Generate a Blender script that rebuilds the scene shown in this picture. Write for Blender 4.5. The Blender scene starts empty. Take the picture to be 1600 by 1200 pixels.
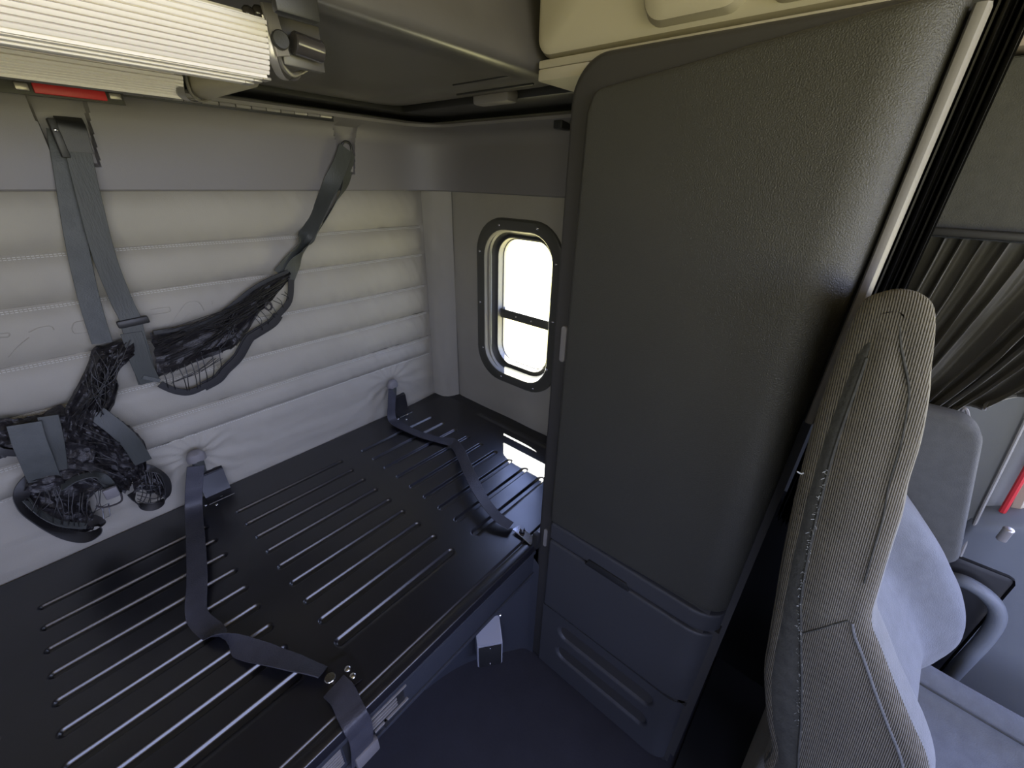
import bpy, bmesh, math, random
from mathutils import Vector, Matrix, noise
random.seed(7)
S = bpy.context.scene
COL = S.collection
# ------------------------------------------------------------------ camera, world, sun, exposure
CAM = Vector((0, 0, 1.555))
FPX = 637.96
RIGHT = Vector((0.650800869553892, -0.7588637211726572, 0.02416776521283126))
DOWN = Vector((-0.3264942632547223, -0.30845524333123486, -0.8934522141230272))
FWD = Vector((0.6854631457993573, 0.5735688411582094, -0.4485075921332782))
cd = bpy.data.cameras.new('camera'); cam = bpy.data.objects.new('camera', cd); COL.objects.link(cam)
m = Matrix((( RIGHT.x, -DOWN.x, -FWD.x), (RIGHT.y, -DOWN.y, -FWD.y), (RIGHT.z, -DOWN.z, -FWD.z)))
cam.matrix_world = Matrix.Translation(CAM) @ m.to_4x4()
cd.sensor_width = 36; cd.lens = FPX/1600*36; cd.clip_start = 0.02
S.camera = cam

SKY_STR, EXPO, SUN_STR = 4.2, 0.90, 55.0
SUN_DIR = Vector((-0.37, -0.33, -1)).normalized()
w = bpy.data.worlds.new('sky'); S.world = w; w.use_nodes = True
nt = w.node_tree; nt.nodes.clear()
tc = nt.nodes.new('ShaderNodeTexCoord'); sep = nt.nodes.new('ShaderNodeSeparateXYZ')
rmp = nt.nodes.new('ShaderNodeValToRGB'); bg = nt.nodes.new('ShaderNodeBackground'); out = nt.nodes.new('ShaderNodeOutputWorld')
mr = nt.nodes.new('ShaderNodeMapRange'); mr.inputs[1].default_value = -1; mr.inputs[2].default_value = 1
nt.links.new(tc.outputs['Generated'], sep.inputs[0]); nt.links.new(sep.outputs[2], mr.inputs[0])
nt.links.new(mr.outputs[0], rmp.inputs[0]); nt.links.new(rmp.outputs[0], bg.inputs[0]); nt.links.new(bg.outputs[0], out.inputs[0])
e = rmp.color_ramp.elements
e[0].position = 0.0; e[0].color = (0.80, 0.68, 0.36, 1)      # sunlit dry grass and gravel
e[1].position = 1.0; e[1].color = (0.40, 0.56, 1.45, 1)
x = e.new(0.47); x.color = (1.0, 0.92, 0.46, 1)
x = e.new(0.53); x.color = (0.82, 0.90, 1.28, 1)
bg.inputs[1].default_value = SKY_STR
sd = bpy.data.lights.new('sun', 'SUN'); sun = bpy.data.objects.new('sun', sd); COL.objects.link(sun)
sd.energy = SUN_STR; sd.angle = 0.01; sd.color = (1, 0.95, 0.86)
sun.rotation_euler = (-SUN_DIR).to_track_quat('Z', 'Y').to_euler()
def portal(name, loc, d, sx, sy):
    l = bpy.data.lights.new(name, 'AREA'); l.shape = 'RECTANGLE'; l.size = sx; l.size_y = sy
    l.cycles.is_portal = True
    o = bpy.data.objects.new(name, l); COL.objects.link(o); o.location = loc
    o.rotation_euler = (-Vector(d)).to_track_quat('Z', 'Y').to_euler()
portal('windshield_portal', (0, -1.95, 1.65), (0, 1, 0), 2.3, 1.1)
portal('door_window_portal', (1.36, -0.87, 1.27), (-1, 0, 0), 0.62, 0.9)
portal('door_window_portal', (-1.36, -0.85, 1.33), (1, 0, 0), 0.9, 0.9)
portal('bunk_window_portal', (1.33, 1.0, 1.09), (-1, 0, 0), 0.55, 0.34)
S.view_settings.view_transform = 'Standard'; S.view_settings.look = 'None'
S.view_settings.exposure = EXPO; S.view_settings.gamma = 1; S.view_settings.use_curve_mapping = False

# ------------------------------------------------------------------ helpers
def at(px, py, ax, v):
    """the point where the sight line of a pixel meets the plane axis = v"""
    r = RIGHT*(px-800) + DOWN*(py-600) + FWD*FPX
    i = 'xyz'.index(ax)
    return CAM + r*((v-CAM[i])/r[i])
def lin(c): return tuple((u/12.92 if u <= 0.04045 else ((u+0.055)/1.055)**2.4) for u in c)
def mat(name, col, rough=0.6, metal=0.0, spec=0.5, bump=0, bscale=200, coat=0, var=0, vscale=8, wave=None, sheen=0, stretch=None):
    M = bpy.data.materials.new(name); M.use_nodes = True
    n = M.node_tree.nodes; L = M.node_tree.links; b = n['Principled BSDF']
    b.inputs['Base Color'].default_value = (*col, 1); b.inputs['Roughness'].default_value = rough
    b.inputs['Metallic'].default_value = metal; b.inputs['Specular IOR Level'].default_value = spec
    b.inputs['Coat Weight'].default_value = coat
    if sheen: b.inputs['Sheen Weight'].default_value = sheen; b.inputs['Sheen Roughness'].default_value = .5
    t = n.new('ShaderNodeTexCoord'); src = t.outputs['Object']
    if stretch:
        mp = n.new('ShaderNodeMapping'); mp.inputs['Scale'].default_value = stretch
        L.new(src, mp.inputs[0]); src = mp.outputs[0]
    if var:
        no = n.new('ShaderNodeTexNoise'); no.inputs['Scale'].default_value = vscale; no.inputs['Detail'].default_value = 6
        r = n.new('ShaderNodeMapRange'); r.inputs[1].default_value = .3; r.inputs[2].default_value = .7
        r.inputs[3].default_value = 1-var; r.inputs[4].default_value = 1+var
        mx = n.new('ShaderNodeMix'); mx.data_type = 'RGBA'; mx.blend_type = 'MULTIPLY'; mx.inputs[0].default_value = 1
        mx.inputs[6].default_value = (*col, 1)
        L.new(src, no.inputs['Vector']); L.new(no.outputs[0], r.inputs[0]); L.new(r.outputs[0], mx.inputs[7]); L.new(mx.outputs[2], b.inputs['Base Color'])
    if bump:
        no = n.new('ShaderNodeTexNoise'); no.inputs['Scale'].default_value = bscale; no.inputs['Detail'].default_value = 3
        L.new(src, no.inputs['Vector'])
        bp = n.new('ShaderNodeBump'); bp.inputs['Strength'].default_value = bump; bp.inputs['Distance'].default_value = .002
        L.new(no.outputs[0], bp.inputs['Height']); L.new(bp.outputs[0], b.inputs['Normal'])
        if wave:
            wv = n.new('ShaderNodeTexWave'); wv.bands_direction = wave[0]; wv.inputs['Scale'].default_value = wave[1]
            wv.inputs['Distortion'].default_value = .25; wv.inputs['Detail'].default_value = 2; wv.inputs['Detail Scale'].default_value = 8
            mq = n.new('ShaderNodeMapping'); mq.inputs['Rotation'].default_value = (wave[3], 0, 0)
            L.new(t.outputs['Object'], mq.inputs[0]); L.new(mq.outputs[0], wv.inputs['Vector'])
            b2 = n.new('ShaderNodeBump'); b2.inputs['Strength'].default_value = wave[2]; b2.inputs['Distance'].default_value = .003
            L.new(wv.outputs['Fac'], b2.inputs['Height']); L.new(bp.outputs[0], b2.inputs['Normal']); L.new(b2.outputs[0], b.inputs['Normal'])
            r2 = n.new('ShaderNodeMapRange'); r2.inputs[3].default_value = .80; r2.inputs[4].default_value = 1.12
            L.new(wv.outputs['Fac'], r2.inputs[0])
            m2 = n.new('ShaderNodeMix'); m2.data_type = 'RGBA'; m2.blend_type = 'MULTIPLY'; m2.inputs[0].default_value = 1
            m2.inputs[6].default_value = (*col, 1)
            if var: L.new(mx.outputs[2], m2.inputs[6])
            L.new(r2.outputs[0], m2.inputs[7]); L.new(m2.outputs[2], b.inputs['Base Color'])
    return M
M = {}
M['floor'] = mat('floor vinyl', (.023, .023, .030), .75, bump=.3, bscale=120, var=.12, vscale=14)
M['pad'] = mat('grey quilted vinyl cloth', (.32, .30, .25), .62, bump=.25, bscale=420, var=.05, vscale=6)
M['band'] = mat('dark grey moulded plastic', (.175, .165, .165), .5, bump=.15, bscale=700)
M['dark'] = mat('black plastic', (.018, .018, .018), .45, bump=.1, bscale=500)
M['pan'] = mat('black satin pan', (.085, .080, .076), .34, bump=.05, bscale=100, var=.1)
M['deck'] = mat('black painted steel', (.006, .006, .009), .35, spec=.8, coat=.2, bump=.05, bscale=30, var=.2, vscale=20)
M['deck'].node_tree.nodes['Principled BSDF'].inputs['IOR'].default_value = 1.55
M['deck'].node_tree.nodes['Principled BSDF'].inputs['Coat Roughness'].default_value = .16
M['belt'] = mat('slate belt webbing', (.045, .045, .056), .5, bump=.5, bscale=300, var=.15, vscale=30)
M['rail'] = mat('grey black rail plastic', (.033, .036, .045), .5, bump=.1, bscale=400)
M['cab'] = mat('charcoal grained vinyl', (.046, .045, .037), .37, bump=.6, bscale=520, var=.04)
M['cabframe'] = mat('charcoal cabinet frame', (.045, .043, .040), .5, bump=.15, bscale=500)
M['cabtrim'] = mat('mid grey edge trim', (.21, .20, .19), .5, bump=.1, bscale=500)
M['drawer'] = mat('charcoal smooth drawer front', (.042, .043, .047), .55, bump=.2, bscale=400)
M['beige'] = mat('beige moulded panel', (.46, .42, .31), .55, bump=.12, bscale=400)
M['liner'] = mat('headliner cloth', (.42, .36, .31), .9, bump=.2, bscale=300)
M['carpet'] = mat('dark grey carpeted panel', (.085, .085, .075), .9, bump=.5, bscale=500, var=.08, vscale=60)
M['curtain'] = mat('dark olive grey curtain cloth', (.06, .057, .044), .6, bump=.2, bscale=500, sheen=.3)
M['web'] = mat('grey black webbing', (.048, .052, .048), .55, bump=.5, bscale=300, var=.15, vscale=30, stretch=(1, 1, .2))
M['weblite'] = mat('worn grey webbing', (.068, .073, .070), .55, bump=.5, bscale=300, var=.15, vscale=30)
M['net'] = mat('black cord', (.014, .013, .013), .5)
M['ribbed'] = mat('white ribbed aluminium', (.88, .84, .84), .45)
M['slot'] = mat('dark grey rubber', (.16, .15, .14), .6)  # plain dark grey for the rear tread core and curved edge
M['alu'] = mat('satin grey metal', (.38, .36, .34), .35, metal=.6)
M['chrome'] = mat('polished steel', (.75, .75, .78), .18, metal=1)
M['gloss'] = mat('glossy brown black plastic', (.05, .045, .045), .15, coat=.6)
M['red'] = mat('red plastic', (.55, .03, .035), .45)
M['seat'] = mat('taupe ribbed knit cloth', (.115, .101, .066), .9, bump=.7, bscale=450, var=.12, vscale=25, wave=('Y', 128, .9, .14), sheen=.3)
M['seatcool'] = mat('plush cloth with cool light tint', (.125, .13, .13), .9, bump=.5, bscale=400, var=.12, vscale=40, sheen=.3)  # greyer copy of the taupe cloth, cool light put into the colour
M['seattaupe'] = mat('taupe plush cloth', (.115, .105, .080), .9, bump=.5, bscale=400, var=.12, vscale=40, sheen=.3)
M['seatback'] = mat('dark grey backing cloth', (.05, .05, .042), .95, bump=.6, bscale=200, var=.2, vscale=60)
M['lint'] = mat('pale lint', (.4, .42, .40), .9)
M['grey'] = mat('grey door plastic', (.16, .175, .19), .5, bump=.15, bscale=500)
M['greyl'] = mat('light grey pillar plastic', (.30, .31, .29), .5, bump=.1, bscale=500)
M['gasket'] = mat('black rubber gasket', (.035, .035, .032), .5)
M['frame'] = mat('dark olive window frame', (.07, .068, .055), .42, bump=.12, bscale=600)
M['framel'] = mat('window frame inner lip', (.28, .27, .24), .4)
M['white'] = mat('pale grey lamp housing', (.30, .31, .35), .4)
M['stitch'] = mat('seam thread', (.55, .54, .50), .8)
M['ground'] = mat('gravel', (.4, .38, .3), .9)
g = bpy.data.materials.new('window glass'); g.use_nodes = True; M['glass'] = g
n = g.node_tree.nodes; n.remove(n['Principled BSDF']); o_ = n['Material Output']
tr = n.new('ShaderNodeBsdfTransparent'); gl = n.new('ShaderNodeBsdfGlossy'); gl.inputs['Roughness'].default_value = .02
mi = n.new('ShaderNodeMixShader'); mi.inputs[0].default_value = .05; tr.inputs[0].default_value = (.93, .95, .93, 1)
g.node_tree.links.new(tr.outputs[0], mi.inputs[1]); g.node_tree.links.new(gl.outputs[0], mi.inputs[2]); g.node_tree.links.new(mi.outputs[0], o_.inputs[0])

def obj(name, bm, m, parent=None, smooth=True, kind=None, label=None, angle=35):
    me = bpy.data.meshes.new(name)
    bmesh.ops.recalc_face_normals(bm, faces=bm.faces[:])
    bm.to_mesh(me); bm.free()
    me.materials.append(M[m] if isinstance(m, str) else m)
    if smooth:
        me.polygons.foreach_set('use_smooth', [True]*len(me.polygons))
        me.set_sharp_from_angle(angle=math.radians(angle))
    o = bpy.data.objects.new(name, me); COL.objects.link(o)
    if parent: o.parent = parent; o.matrix_parent_inverse = parent_inv(parent)
    if kind: o['kind'] = kind
    if label: o['label'] = label
    return o
def parent_inv(p):
    mm = Matrix.Identity(4); q = p
    while q is not None:
        mm = Matrix.Translation(q.location) @ mm if q.type == 'EMPTY' else mm
        q = q.parent
    return mm.inverted()
def thing(name, label, cat, loc=(0, 0, 0), group=None):
    o = bpy.data.objects.new(name, None); COL.objects.link(o); o.location = loc; o.empty_display_size = .05
    o['label'] = label; o['category'] = cat
    if group: o['group'] = group
    return o
def tag(o, label, cat, group=None):
    o['label'] = label; o['category'] = cat
    if group: o['group'] = group
    return o
def struct(o): o['kind'] = 'structure'; return o
def box(bm, x0, x1, y0, y1, z0, z1, bev=0, seg=2, rot=None):
    t = bmesh.new(); bmesh.ops.create_cube(t, size=1)
    for v in t.verts: v.co = Vector((v.co.x*(x1-x0), v.co.y*(y1-y0), v.co.z*(z1-z0)))
    if bev: bmesh.ops.bevel(t, geom=t.edges[:], offset=bev, segments=seg, affect='EDGES', profile=.5)
    c = Vector(((x0+x1)/2, (y0+y1)/2, (z0+z1)/2))
    for v in t.verts: v.co = ((rot @ v.co) if rot else v.co) + c
    merge(bm, t)
def merge(bm, t):
    me = bpy.data.meshes.new('t'); t.to_mesh(me); t.free(); bm.from_mesh(me); bpy.data.meshes.remove(me)
def B(*a, **k):
    bm = bmesh.new(); box(bm, *a, **k); return bm
def quad_grid(rows, bm=None, close_u=False, close_v=False):
    bm = bm or bmesh.new()
    V = [[bm.verts.new(p) for p in r] for r in rows]
    nr, nc = len(V), len(V[0])
    for i in range(nr if close_v else nr-1):
        for j in range(nc if close_u else nc-1):
            a, b, c, d = V[i][j], V[i][(j+1) % nc], V[(i+1) % nr][(j+1) % nc], V[(i+1) % nr][j]
            try: bm.faces.new((a, b, c, d))
            except ValueError: pass
    return bm, V
def cr(pts, n=8, closed=False):
    P = [Vector(p) for p in pts]; o = []; N = len(P)
    for i in range(N if closed else N-1):
        g_ = lambda k: P[k % N] if closed else P[max(0, min(N-1, k))]
        a, b, c, d = g_(i-1), g_(i), g_(i+1), g_(i+2)
        for k in range(n):
            t = k/n
            o.append(.5*((2*b)+(c-a)*t+(2*a-5*b+4*c-d)*t*t+(3*b-a-3*c+d)*t**3))
    if not closed: o.append(P[-1])
    return o
def tube(bm, pts, r, seg=8, smooth=0, closed=False, rr=None):
    P = cr(pts, smooth, closed) if smooth else [Vector(p) for p in pts]
    rows = []; up = None
    for i, p in enumerate(P):
        if closed: d = P[(i+1) % len(P)]-P[i-1]
        else: d = P[min(i+1, len(P)-1)]-P[max(i-1, 0)]
        if d.length < 1e-9: d = Vector((0, 0, 1))
        d.normalize()
        if up is None: up = d.orthogonal().normalized()
        up = (up-d*up.dot(d))
        if up.length < 1e-6: up = d.orthogonal()
        up.normalize(); s = d.cross(up); R = rr(i/(len(P)-1)) if rr else r
        rows.append([p+(up*math.cos(a)+s*math.sin(a))*R for a in [2*math.pi*k/seg for k in range(seg)]])
    b2, V = quad_grid(rows, bm, close_u=True, close_v=closed)
    if not closed:
        bm.faces.new(V[0]); bm.faces.new(V[-1])
    return bm
def ribbon(bm, pts, wid, thick=.0022, n=6, wdir=None, edge=.0008):
    """webbing: pts = [(centre, width direction or None)], flat strip with thickness"""
    C_ = cr([p[0] for p in pts], n); W_ = cr([Vector(p[1]).normalized() for p in pts], n)
    rows = []
    for i, c in enumerate(C_):
        d = (C_[min(i+1, len(C_)-1)]-C_[max(i-1, 0)]).normalized()
        wv = W_[i]; wv = (wv-d*wv.dot(d)).normalized(); nn = d.cross(wv)*thick/2
        k = wid/2
        rows.append([c-wv*k-nn*.3, c-wv*k+nn*.3, c-wv*(k-edge)+nn, c+nn*1.15, c+wv*(k-edge)+nn, c+wv*k+nn*.3, c+wv*k-nn*.3, c+wv*(k-edge)-nn, c-nn*1.15, c-wv*(k-edge)-nn])
    b, V = quad_grid(rows, bm, close_u=True)
    bm.faces.new(V[0]); bm.faces.new(V[-1])
    return bm
def dome(bm, c, r, axis, h=None, seg=10):
    h = h or r*.6; axis = Vector(axis).normalized(); u = axis.orthogonal().normalized(); v = axis.cross(u); c = Vector(c)
    rows = []
    for k in range(4):
        a = k/4*math.pi/2
        rows.append([c+(u*math.cos(t)+v*math.sin(t))*r*math.cos(a)+axis*h*math.sin(a) for t in [2*math.pi*j/seg for j in range(seg)]])
    b, V = quad_grid(rows, bm, close_u=True)
    top = bm.verts.new(c+axis*h)
    for j in range(seg): bm.faces.new((V[-1][j], V[-1][(j+1) % seg], top))
    return bm
def cyl(bm, a, b, r, seg=16, r2=None):
    a, b = Vector(a), Vector(b); d = (b-a).normalized(); u = d.orthogonal().normalized(); v = d.cross(u); r2 = r2 or r
    L = (b-a).length; rows = []
    bv = min(r, L)*.12
    for (t, rad) in ((0, r-bv), (bv/L, r), (1-bv/L, r2), (1, r2-bv)):
        rows.append([a+(b-a)*t+(u*math.cos(q)+v*math.sin(q))*rad for q in [2*math.pi*j/seg for j in range(seg)]])
    bb, V = quad_grid(rows, bm, close_u=True); bm.faces.new(V[0]); bm.faces.new(V[-1]); return bm
def rrect(cy, cz, hw, hh, r, n=8):
    o = []
    for (sx, sz, a0) in ((1, 1, 0), (-1, 1, 90), (-1, -1, 180), (1, -1, 270)):
        for k in range(n+1):
            a = math.radians(a0+90*k/n); o.append((cy+sx*(hw-r)+r*math.cos(a), cz+sz*(hh-r)+r*math.sin(a)))
    return o
def fbm(x, y, z=0, o=3): return noise.fractal(Vector((x, y, z)), 1.0, 2.0, o)
def sstep(a, b, x):
    t = max(0, min(1, (x-a)/(b-a))); return t*t*(3-2*t)

# ------------------------------------------------------------------ setting: the shell of the cab
struct(obj('floor', B(-1.3, 1.3, -2.0, 1.6, -.06, 0), 'floor'))
struct(obj('ceiling', B(-1.3, 1.3, -2.0, 1.6, 2.25, 2.3), 'liner'))
struct(obj('wall_back', B(-1.3, 1.34, 1.515, 1.6, 0, 2.25), 'carpet'))
bm = bmesh.new()                       # right wall around the bunk window and the door window
box(bm, 1.245, 1.295, 1.17, 1.515, 0, 2.25); box(bm, 1.245, 1.295, -.44, .84, 0, 2.25)
box(bm, 1.245, 1.295, .84, 1.17, 0, .80); box(bm, 1.245, 1.295, .84, 1.17, 1.38, 2.25)
box(bm, 1.245, 1.295, -1.3, -.44, 0, .93); box(bm, 1.245, 1.295, -1.3, -.44, 1.60, 2.25); box(bm, 1.245, 1.295, -2.0, -1.3, 0, 2.25)
struct(obj('wall_right', bm, 'greyl', smooth=False))
bm = bmesh.new()
box(bm, -1.32, -1.25, -.4, 1.6, 0, 2.25); box(bm, -1.32, -1.25, -1.3, -.4, 0, .9); box(bm, -1.32, -1.25, -1.3, -.4, 1.78, 2.25); box(bm, -1.32, -1.25, -2.0, -1.3, 0, 2.25)
struct(obj('wall_left', bm, 'greyl', smooth=False))
bm = bmesh.new()
box(bm, -1.3, 1.3, -2.0, -1.9, 0, 1.1); box(bm, -1.3, 1.3, -2.0, -1.9, 2.15, 2.25); box(bm, -1.3, -1.12, -2.0, -1.9, 1.1, 2.15); box(bm, 1.12, 1.3, -2.0, -1.9, 1.1, 2.15)
struct(obj('wall_front', bm, 'greyl', smooth=False))

# moulded band above the padding: sweeps from the back wall round the corner to the side wall
def band_path():
    P = []
    xs = []
    x_ = -1.2
    while x_ < 1.02:
        P.append((Vector((x_, 1.488)), Vector((0, -1)))); x_ += .05 if x_ < .08 else .003
    R = .21; c = Vector((1.24-R, 1.488-R))
    for k in range(15):
        a = math.radians(90-90*k/14); d = Vector((math.cos(a), math.sin(a))); P.append((c+d*R, -d))
    for k in range(1, 12): P.append((Vector((1.24, 1.488-R-k*.07)), Vector((-1, 0))))
    return P
prof = [(-.02, 1.503), (.006, 1.504), (.010, 1.508)] + [(.010+.004*k/50, 1.508+.150*k/50) for k in range(1, 51)] + \
       [(.016, 1.668), (.022, 1.684), (.034, 1.698), (.055, 1.706), (.085, 1.710), (.10, 1.714), (.102, 1.722), (.095, 1.728), (-.02, 1.728)]
rows = []
for (p, d) in band_path():
    row = []
    for (o, z) in prof:
        dep = 0
        if p.y > 1.48 and o > 0 and z < 1.70:
            for (xa, xb, xc, xd) in ((.122, .215, .128, .200), (.808, .888, .835, .868)):
                t = (1.69-z)/(1.69-1.555)
                if -.2 <= t <= 1:
                    tt = max(0, t)
                    l, r = xa+(xc-xa)*tt, xb+(xd-xb)*tt
                    if l < p.x < r: dep = .016*min(1, sstep(0, .006, min(p.x-l, r-p.x)+.003))*sstep(1.0, .93, t)
        row.append(Vector((p.x+d.x*(o-dep), p.y+d.y*(o-dep), z)))
    rows.append(row)
bm, _ = quad_grid(rows); struct(obj('trim_1', bm, 'band'))

# ------------------------------------------------------------------ quilted padding
SEAMS = [.535, .789, .876, .996, 1.120, 1.255, 1.371, 1.505]
pad = thing('quilted_wall_panel', 'grey quilted panel with horizontal channels along the back wall above the black deck', 'wall padding', (0, 1.5, .555))
def channel_y(x, z, z0, z1, i):
    t = (z-z0)/(z1-z0); h = z1-z0
    b = (1-abs(2*t-1)**2.6)*(.020 if i else .012)
    b *= 1-.75*sstep(1.10, 1.165, x)**2
    wr = 0
    if i == 0:      # bottom flap: pulled folds round the belt stalks
        for sx in (.165, .923):
            dx = x-sx; dz = z-.72
            ang = math.atan2(dz, dx); rr_ = math.hypot(dx, dz*1.3)
            wr += .006*math.exp(-rr_/.13)*math.sin(ang*13+3*fbm(x*8, z*8))
        wr += .0035*fbm(x*2.5+z*3, z*16, 3)*1.2
    else:
        g_ = .0022+.003*sstep(.2, 1.1, x)*(1 if i < 5 else .5)
        wr = g_*fbm(x*26+z*9, z*9, i)*math.exp(-min(t, 1-t)*4)*1.2 + .0022*fbm(x*3, z*5, i+9)
        wr += .0025*sstep(.55, 1.1, x)*(1 if i < 5 else .3)*fbm((x+z*.35)*40, z*7, i*3)
    return 1.499-b-wr
for i in range(7):
    z0, z1 = SEAMS[i], SEAMS[i+1]
    nz = 34 if i == 0 else 22
    xs = [-1.2+.05*k for k in range(18)]+[-.3+.006*k for k in range(246)]
    rows = [[Vector((x, channel_y(x, z0+(z1-z0)*k/nz, z0, z1, i), z0+(z1-z0)*k/nz)) for x in xs] for k in range(nz+1)]
    bm, _ = quad_grid(rows); obj('padded_channel', bm, 'pad', pad, angle=80)
for i in range(1, 7):           # twin needle stitching under each seam
    bm = bmesh.new(); x = -.30
    while x < 1.15:
        for dz in ((-.0045, -.0085) if i > 1 else (-.004,)):
            z = SEAMS[i]+dz+.0012*math.sin(x*9+i); y = channel_y(x, z, SEAMS[i-1], SEAMS[i], i-1)-.0006
            a = Vector((x, y, z)); bmesh.ops.create_cube(bm, size=1, matrix=Matrix.Translation(a) @ Matrix.Diagonal((.0052, .0016, .0013, 1)))
        x += .0075
    o = obj('stitching', bm, 'stitch', pad, smooth=False); o['kind'] = 'stuff'
# embossed emblem pressed into the third channel, partly behind the net
bm = bmesh.new()
def emboss(pts, closed=False):
    P = cr([Vector((p[0], 0, p[1])) for p in pts], 6, closed)
    P = [Vector((p.x, channel_y(p.x, p.z, *chan(p.z))-.0002, p.z)) for p in P]
    tube(bm, P, .0014, 5, closed=closed)
def chan(z):
    for i in range(7):
        if SEAMS[i] <= z < SEAMS[i+1]: return SEAMS[i], SEAMS[i+1], i
    return SEAMS[0], SEAMS[1], 0
def ap(px, py):
    p = at(px, py, 'y', 1.475); return (p.x, p.z)
emboss([ap(*q) for q in [(236, 484), (262, 480), (266, 483), (264, 488), (236, 492)]])
emboss([ap(*q) for q in [(264, 510), (278, 492), (292, 474), (310, 472), (320, 486)]])
emboss([ap(*q) for q in [(283, 504), (292, 494), (298, 490)]])
emboss([ap(*q) for q in [(332, 470), (333, 474), (332, 477)]])
emboss([ap(*q) for q in [(112, 515), (117, 505), (130, 502), (143, 500)]])
emboss([ap(*q) for q in [(112, 515), (118, 522), (145, 519)]])
emboss([ap(*q) for q in [(45, 520), (62, 512), (80, 510), (85, 516)]])
emboss([ap(*q) for q in [(0, 522), (14, 521), (13, 527), (0, 528)]])
emboss([ap(*q) for q in [(14, 560), (28, 543), (46, 528)]])
obj('embossed_emblem', bm, 'pad', pad)

strip = []
for k in range(60):
    z = .545+(1.503-.545)*k/59; row = []
    for j in range(13):
        t = j/12; a = Vector((1.165, 1.492)).lerp(Vector((1.236, 1.385)), t); nrm = Vector((-.83, -.55))
        b = .011*(1-abs(2*t-1)**2.4) + .004*fbm(t*3+z*2.5, z*9, 5)*math.sin(math.pi*t)
        row.append(Vector((a.x+nrm.x*b, a.y+nrm.y*b, z)))
    strip.append(row)
bm, _ = quad_grid(strip)
tag(obj('corner_pad', bm, 'pad', angle=80), 'narrow upright grey padded strip filling the corner between back wall and window wall', 'wall padding')

# side wall pad with the opening for the window
WC = (1.020, 1.087)
outer = []; inner = rrect(1.010, 1.088, .160, .295, .10, 10)
def outer_pt(p):
    dy, dz = p[0]-1.010, p[1]-1.088
    cand = []
    if dy > 0: cand.append((1.388-1.010)/dy)
    if dy < 0: cand.append((.50-1.010)/dy)
    if dz > 0: cand.append((1.503-1.088)/dz)
    if dz < 0: cand.append((.56-1.088)/dz)
    t = min(cand); return (1.010+dy*t, 1.088+dz*t)
inner = [Vector(p) for p in inner]
dense = []
for i in range(len(inner)):
    a, b = inner[i], inner[(i+1) % len(inner)]; n_ = max(1, int((b-a).length/.02))
    for k in range(n_): dense.append(a.lerp(b, k/n_))
rows = []
for k in range(12):
    t = k/11; row = []
    for p in dense:
        q = Vector(outer_pt(p)); r = p.lerp(q, t)
        b = .004+.003*fbm(r.x*4, r.y*3, 1)
        edge = min(1.388-r.x, 1.503-r.y+.02, r.y-.53)
        row.append(Vector((1.243-b-.004*sstep(0, .03, edge), r.x, r.y)))
    rows.append(row)
bm, _ = quad_grid(rows, close_u=True)
tag(obj('window_wall_pad', bm, 'pad', angle=80), 'flat grey cloth covered panel surrounding the small bunk window', 'wall padding')

# ------------------------------------------------------------------ bunk window
win = thing('window_1', 'small rounded bunk window in a dark screwed frame with one crossbar', 'window', (1.24, 1.02, 1.087)); win['kind'] = 'structure'
def rings(L, n=8):
    rows = []
    for (x, cy, cz, hw, hh, r) in L: rows.append([Vector((x, p[0], p[1])) for p in rrect(cy, cz, hw, hh, r, n)])
    return quad_grid(rows, close_u=True)[0]
f = obj('window_frame', rings([(1.238, 1.022, 1.086, .213, .340, .135), (1.226, 1.022, 1.086, .210, .337, .132), (1.2215, 1.022, 1.086, .204, .331, .128), (1.221, 1.020, 1.087, .174, .302, .112), (1.2235, 1.019, 1.087, .169, .297, .108)]), 'frame', win)
obj('inner_lip', rings([(1.2235, 1.019, 1.087, .169, .297, .108), (1.228, 1.018, 1.087, .164, .293, .104), (1.240, 1.016, 1.087, .161, .290, .10), (1.248, 1.015, 1.088, .156, .286, .095)]), 'framel', win)
obj('gasket', rings([(1.248, 1.015, 1.088, .156, .286, .095), (1.266, 1.012, 1.089, .143, .274, .085), (1.268, 1.012, 1.089, .137, .268, .08)]), 'gasket', win)
obj('glazing_channel', rings([(1.268, 1.012, 1.089, .137, .268, .08), (1.262, 1.012, 1.089, .1355, .2665, .08), (1.262, 1.012, 1.089, .133, .264, .078), (1.283, 1.010, 1.090, .129, .260, .075), (1.284, 1.010, 1.090, .124, .256, .07), (1.297, 1.010, 1.090, .124, .256, .07)]), 'framel', win)
obj('crossbar', B(1.268, 1.30, .884, 1.138, 1.022, 1.062, bev=.004), 'frame', win)
for (z0, z1) in ((.832, 1.024), (1.06, 1.348)):
    obj('pane', B(1.287, 1.290, .885, 1.135, z0, z1), 'glass', win, smooth=False)
SC = [(1.107, 1.399), (.925, 1.401), (1.211, 1.292), (1.212, 1.082), (1.196, .879), (1.086, .772), (.909, .772), (.835, 1.29), (.832, 1.08), (.845, .88)]
for (y, z) in SC:
    bm = bmesh.new(); dome(bm, (1.2215, y, z), .0055, (-1, 0, 0), .003); obj('screw', bm, 'chrome', win)
for y in (1.05, .97):
    bm = bmesh.new(); dome(bm, (1.268, y, 1.042), .0035, (-1, 0, 0), .002); obj('screw', bm, 'chrome', win)

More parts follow.
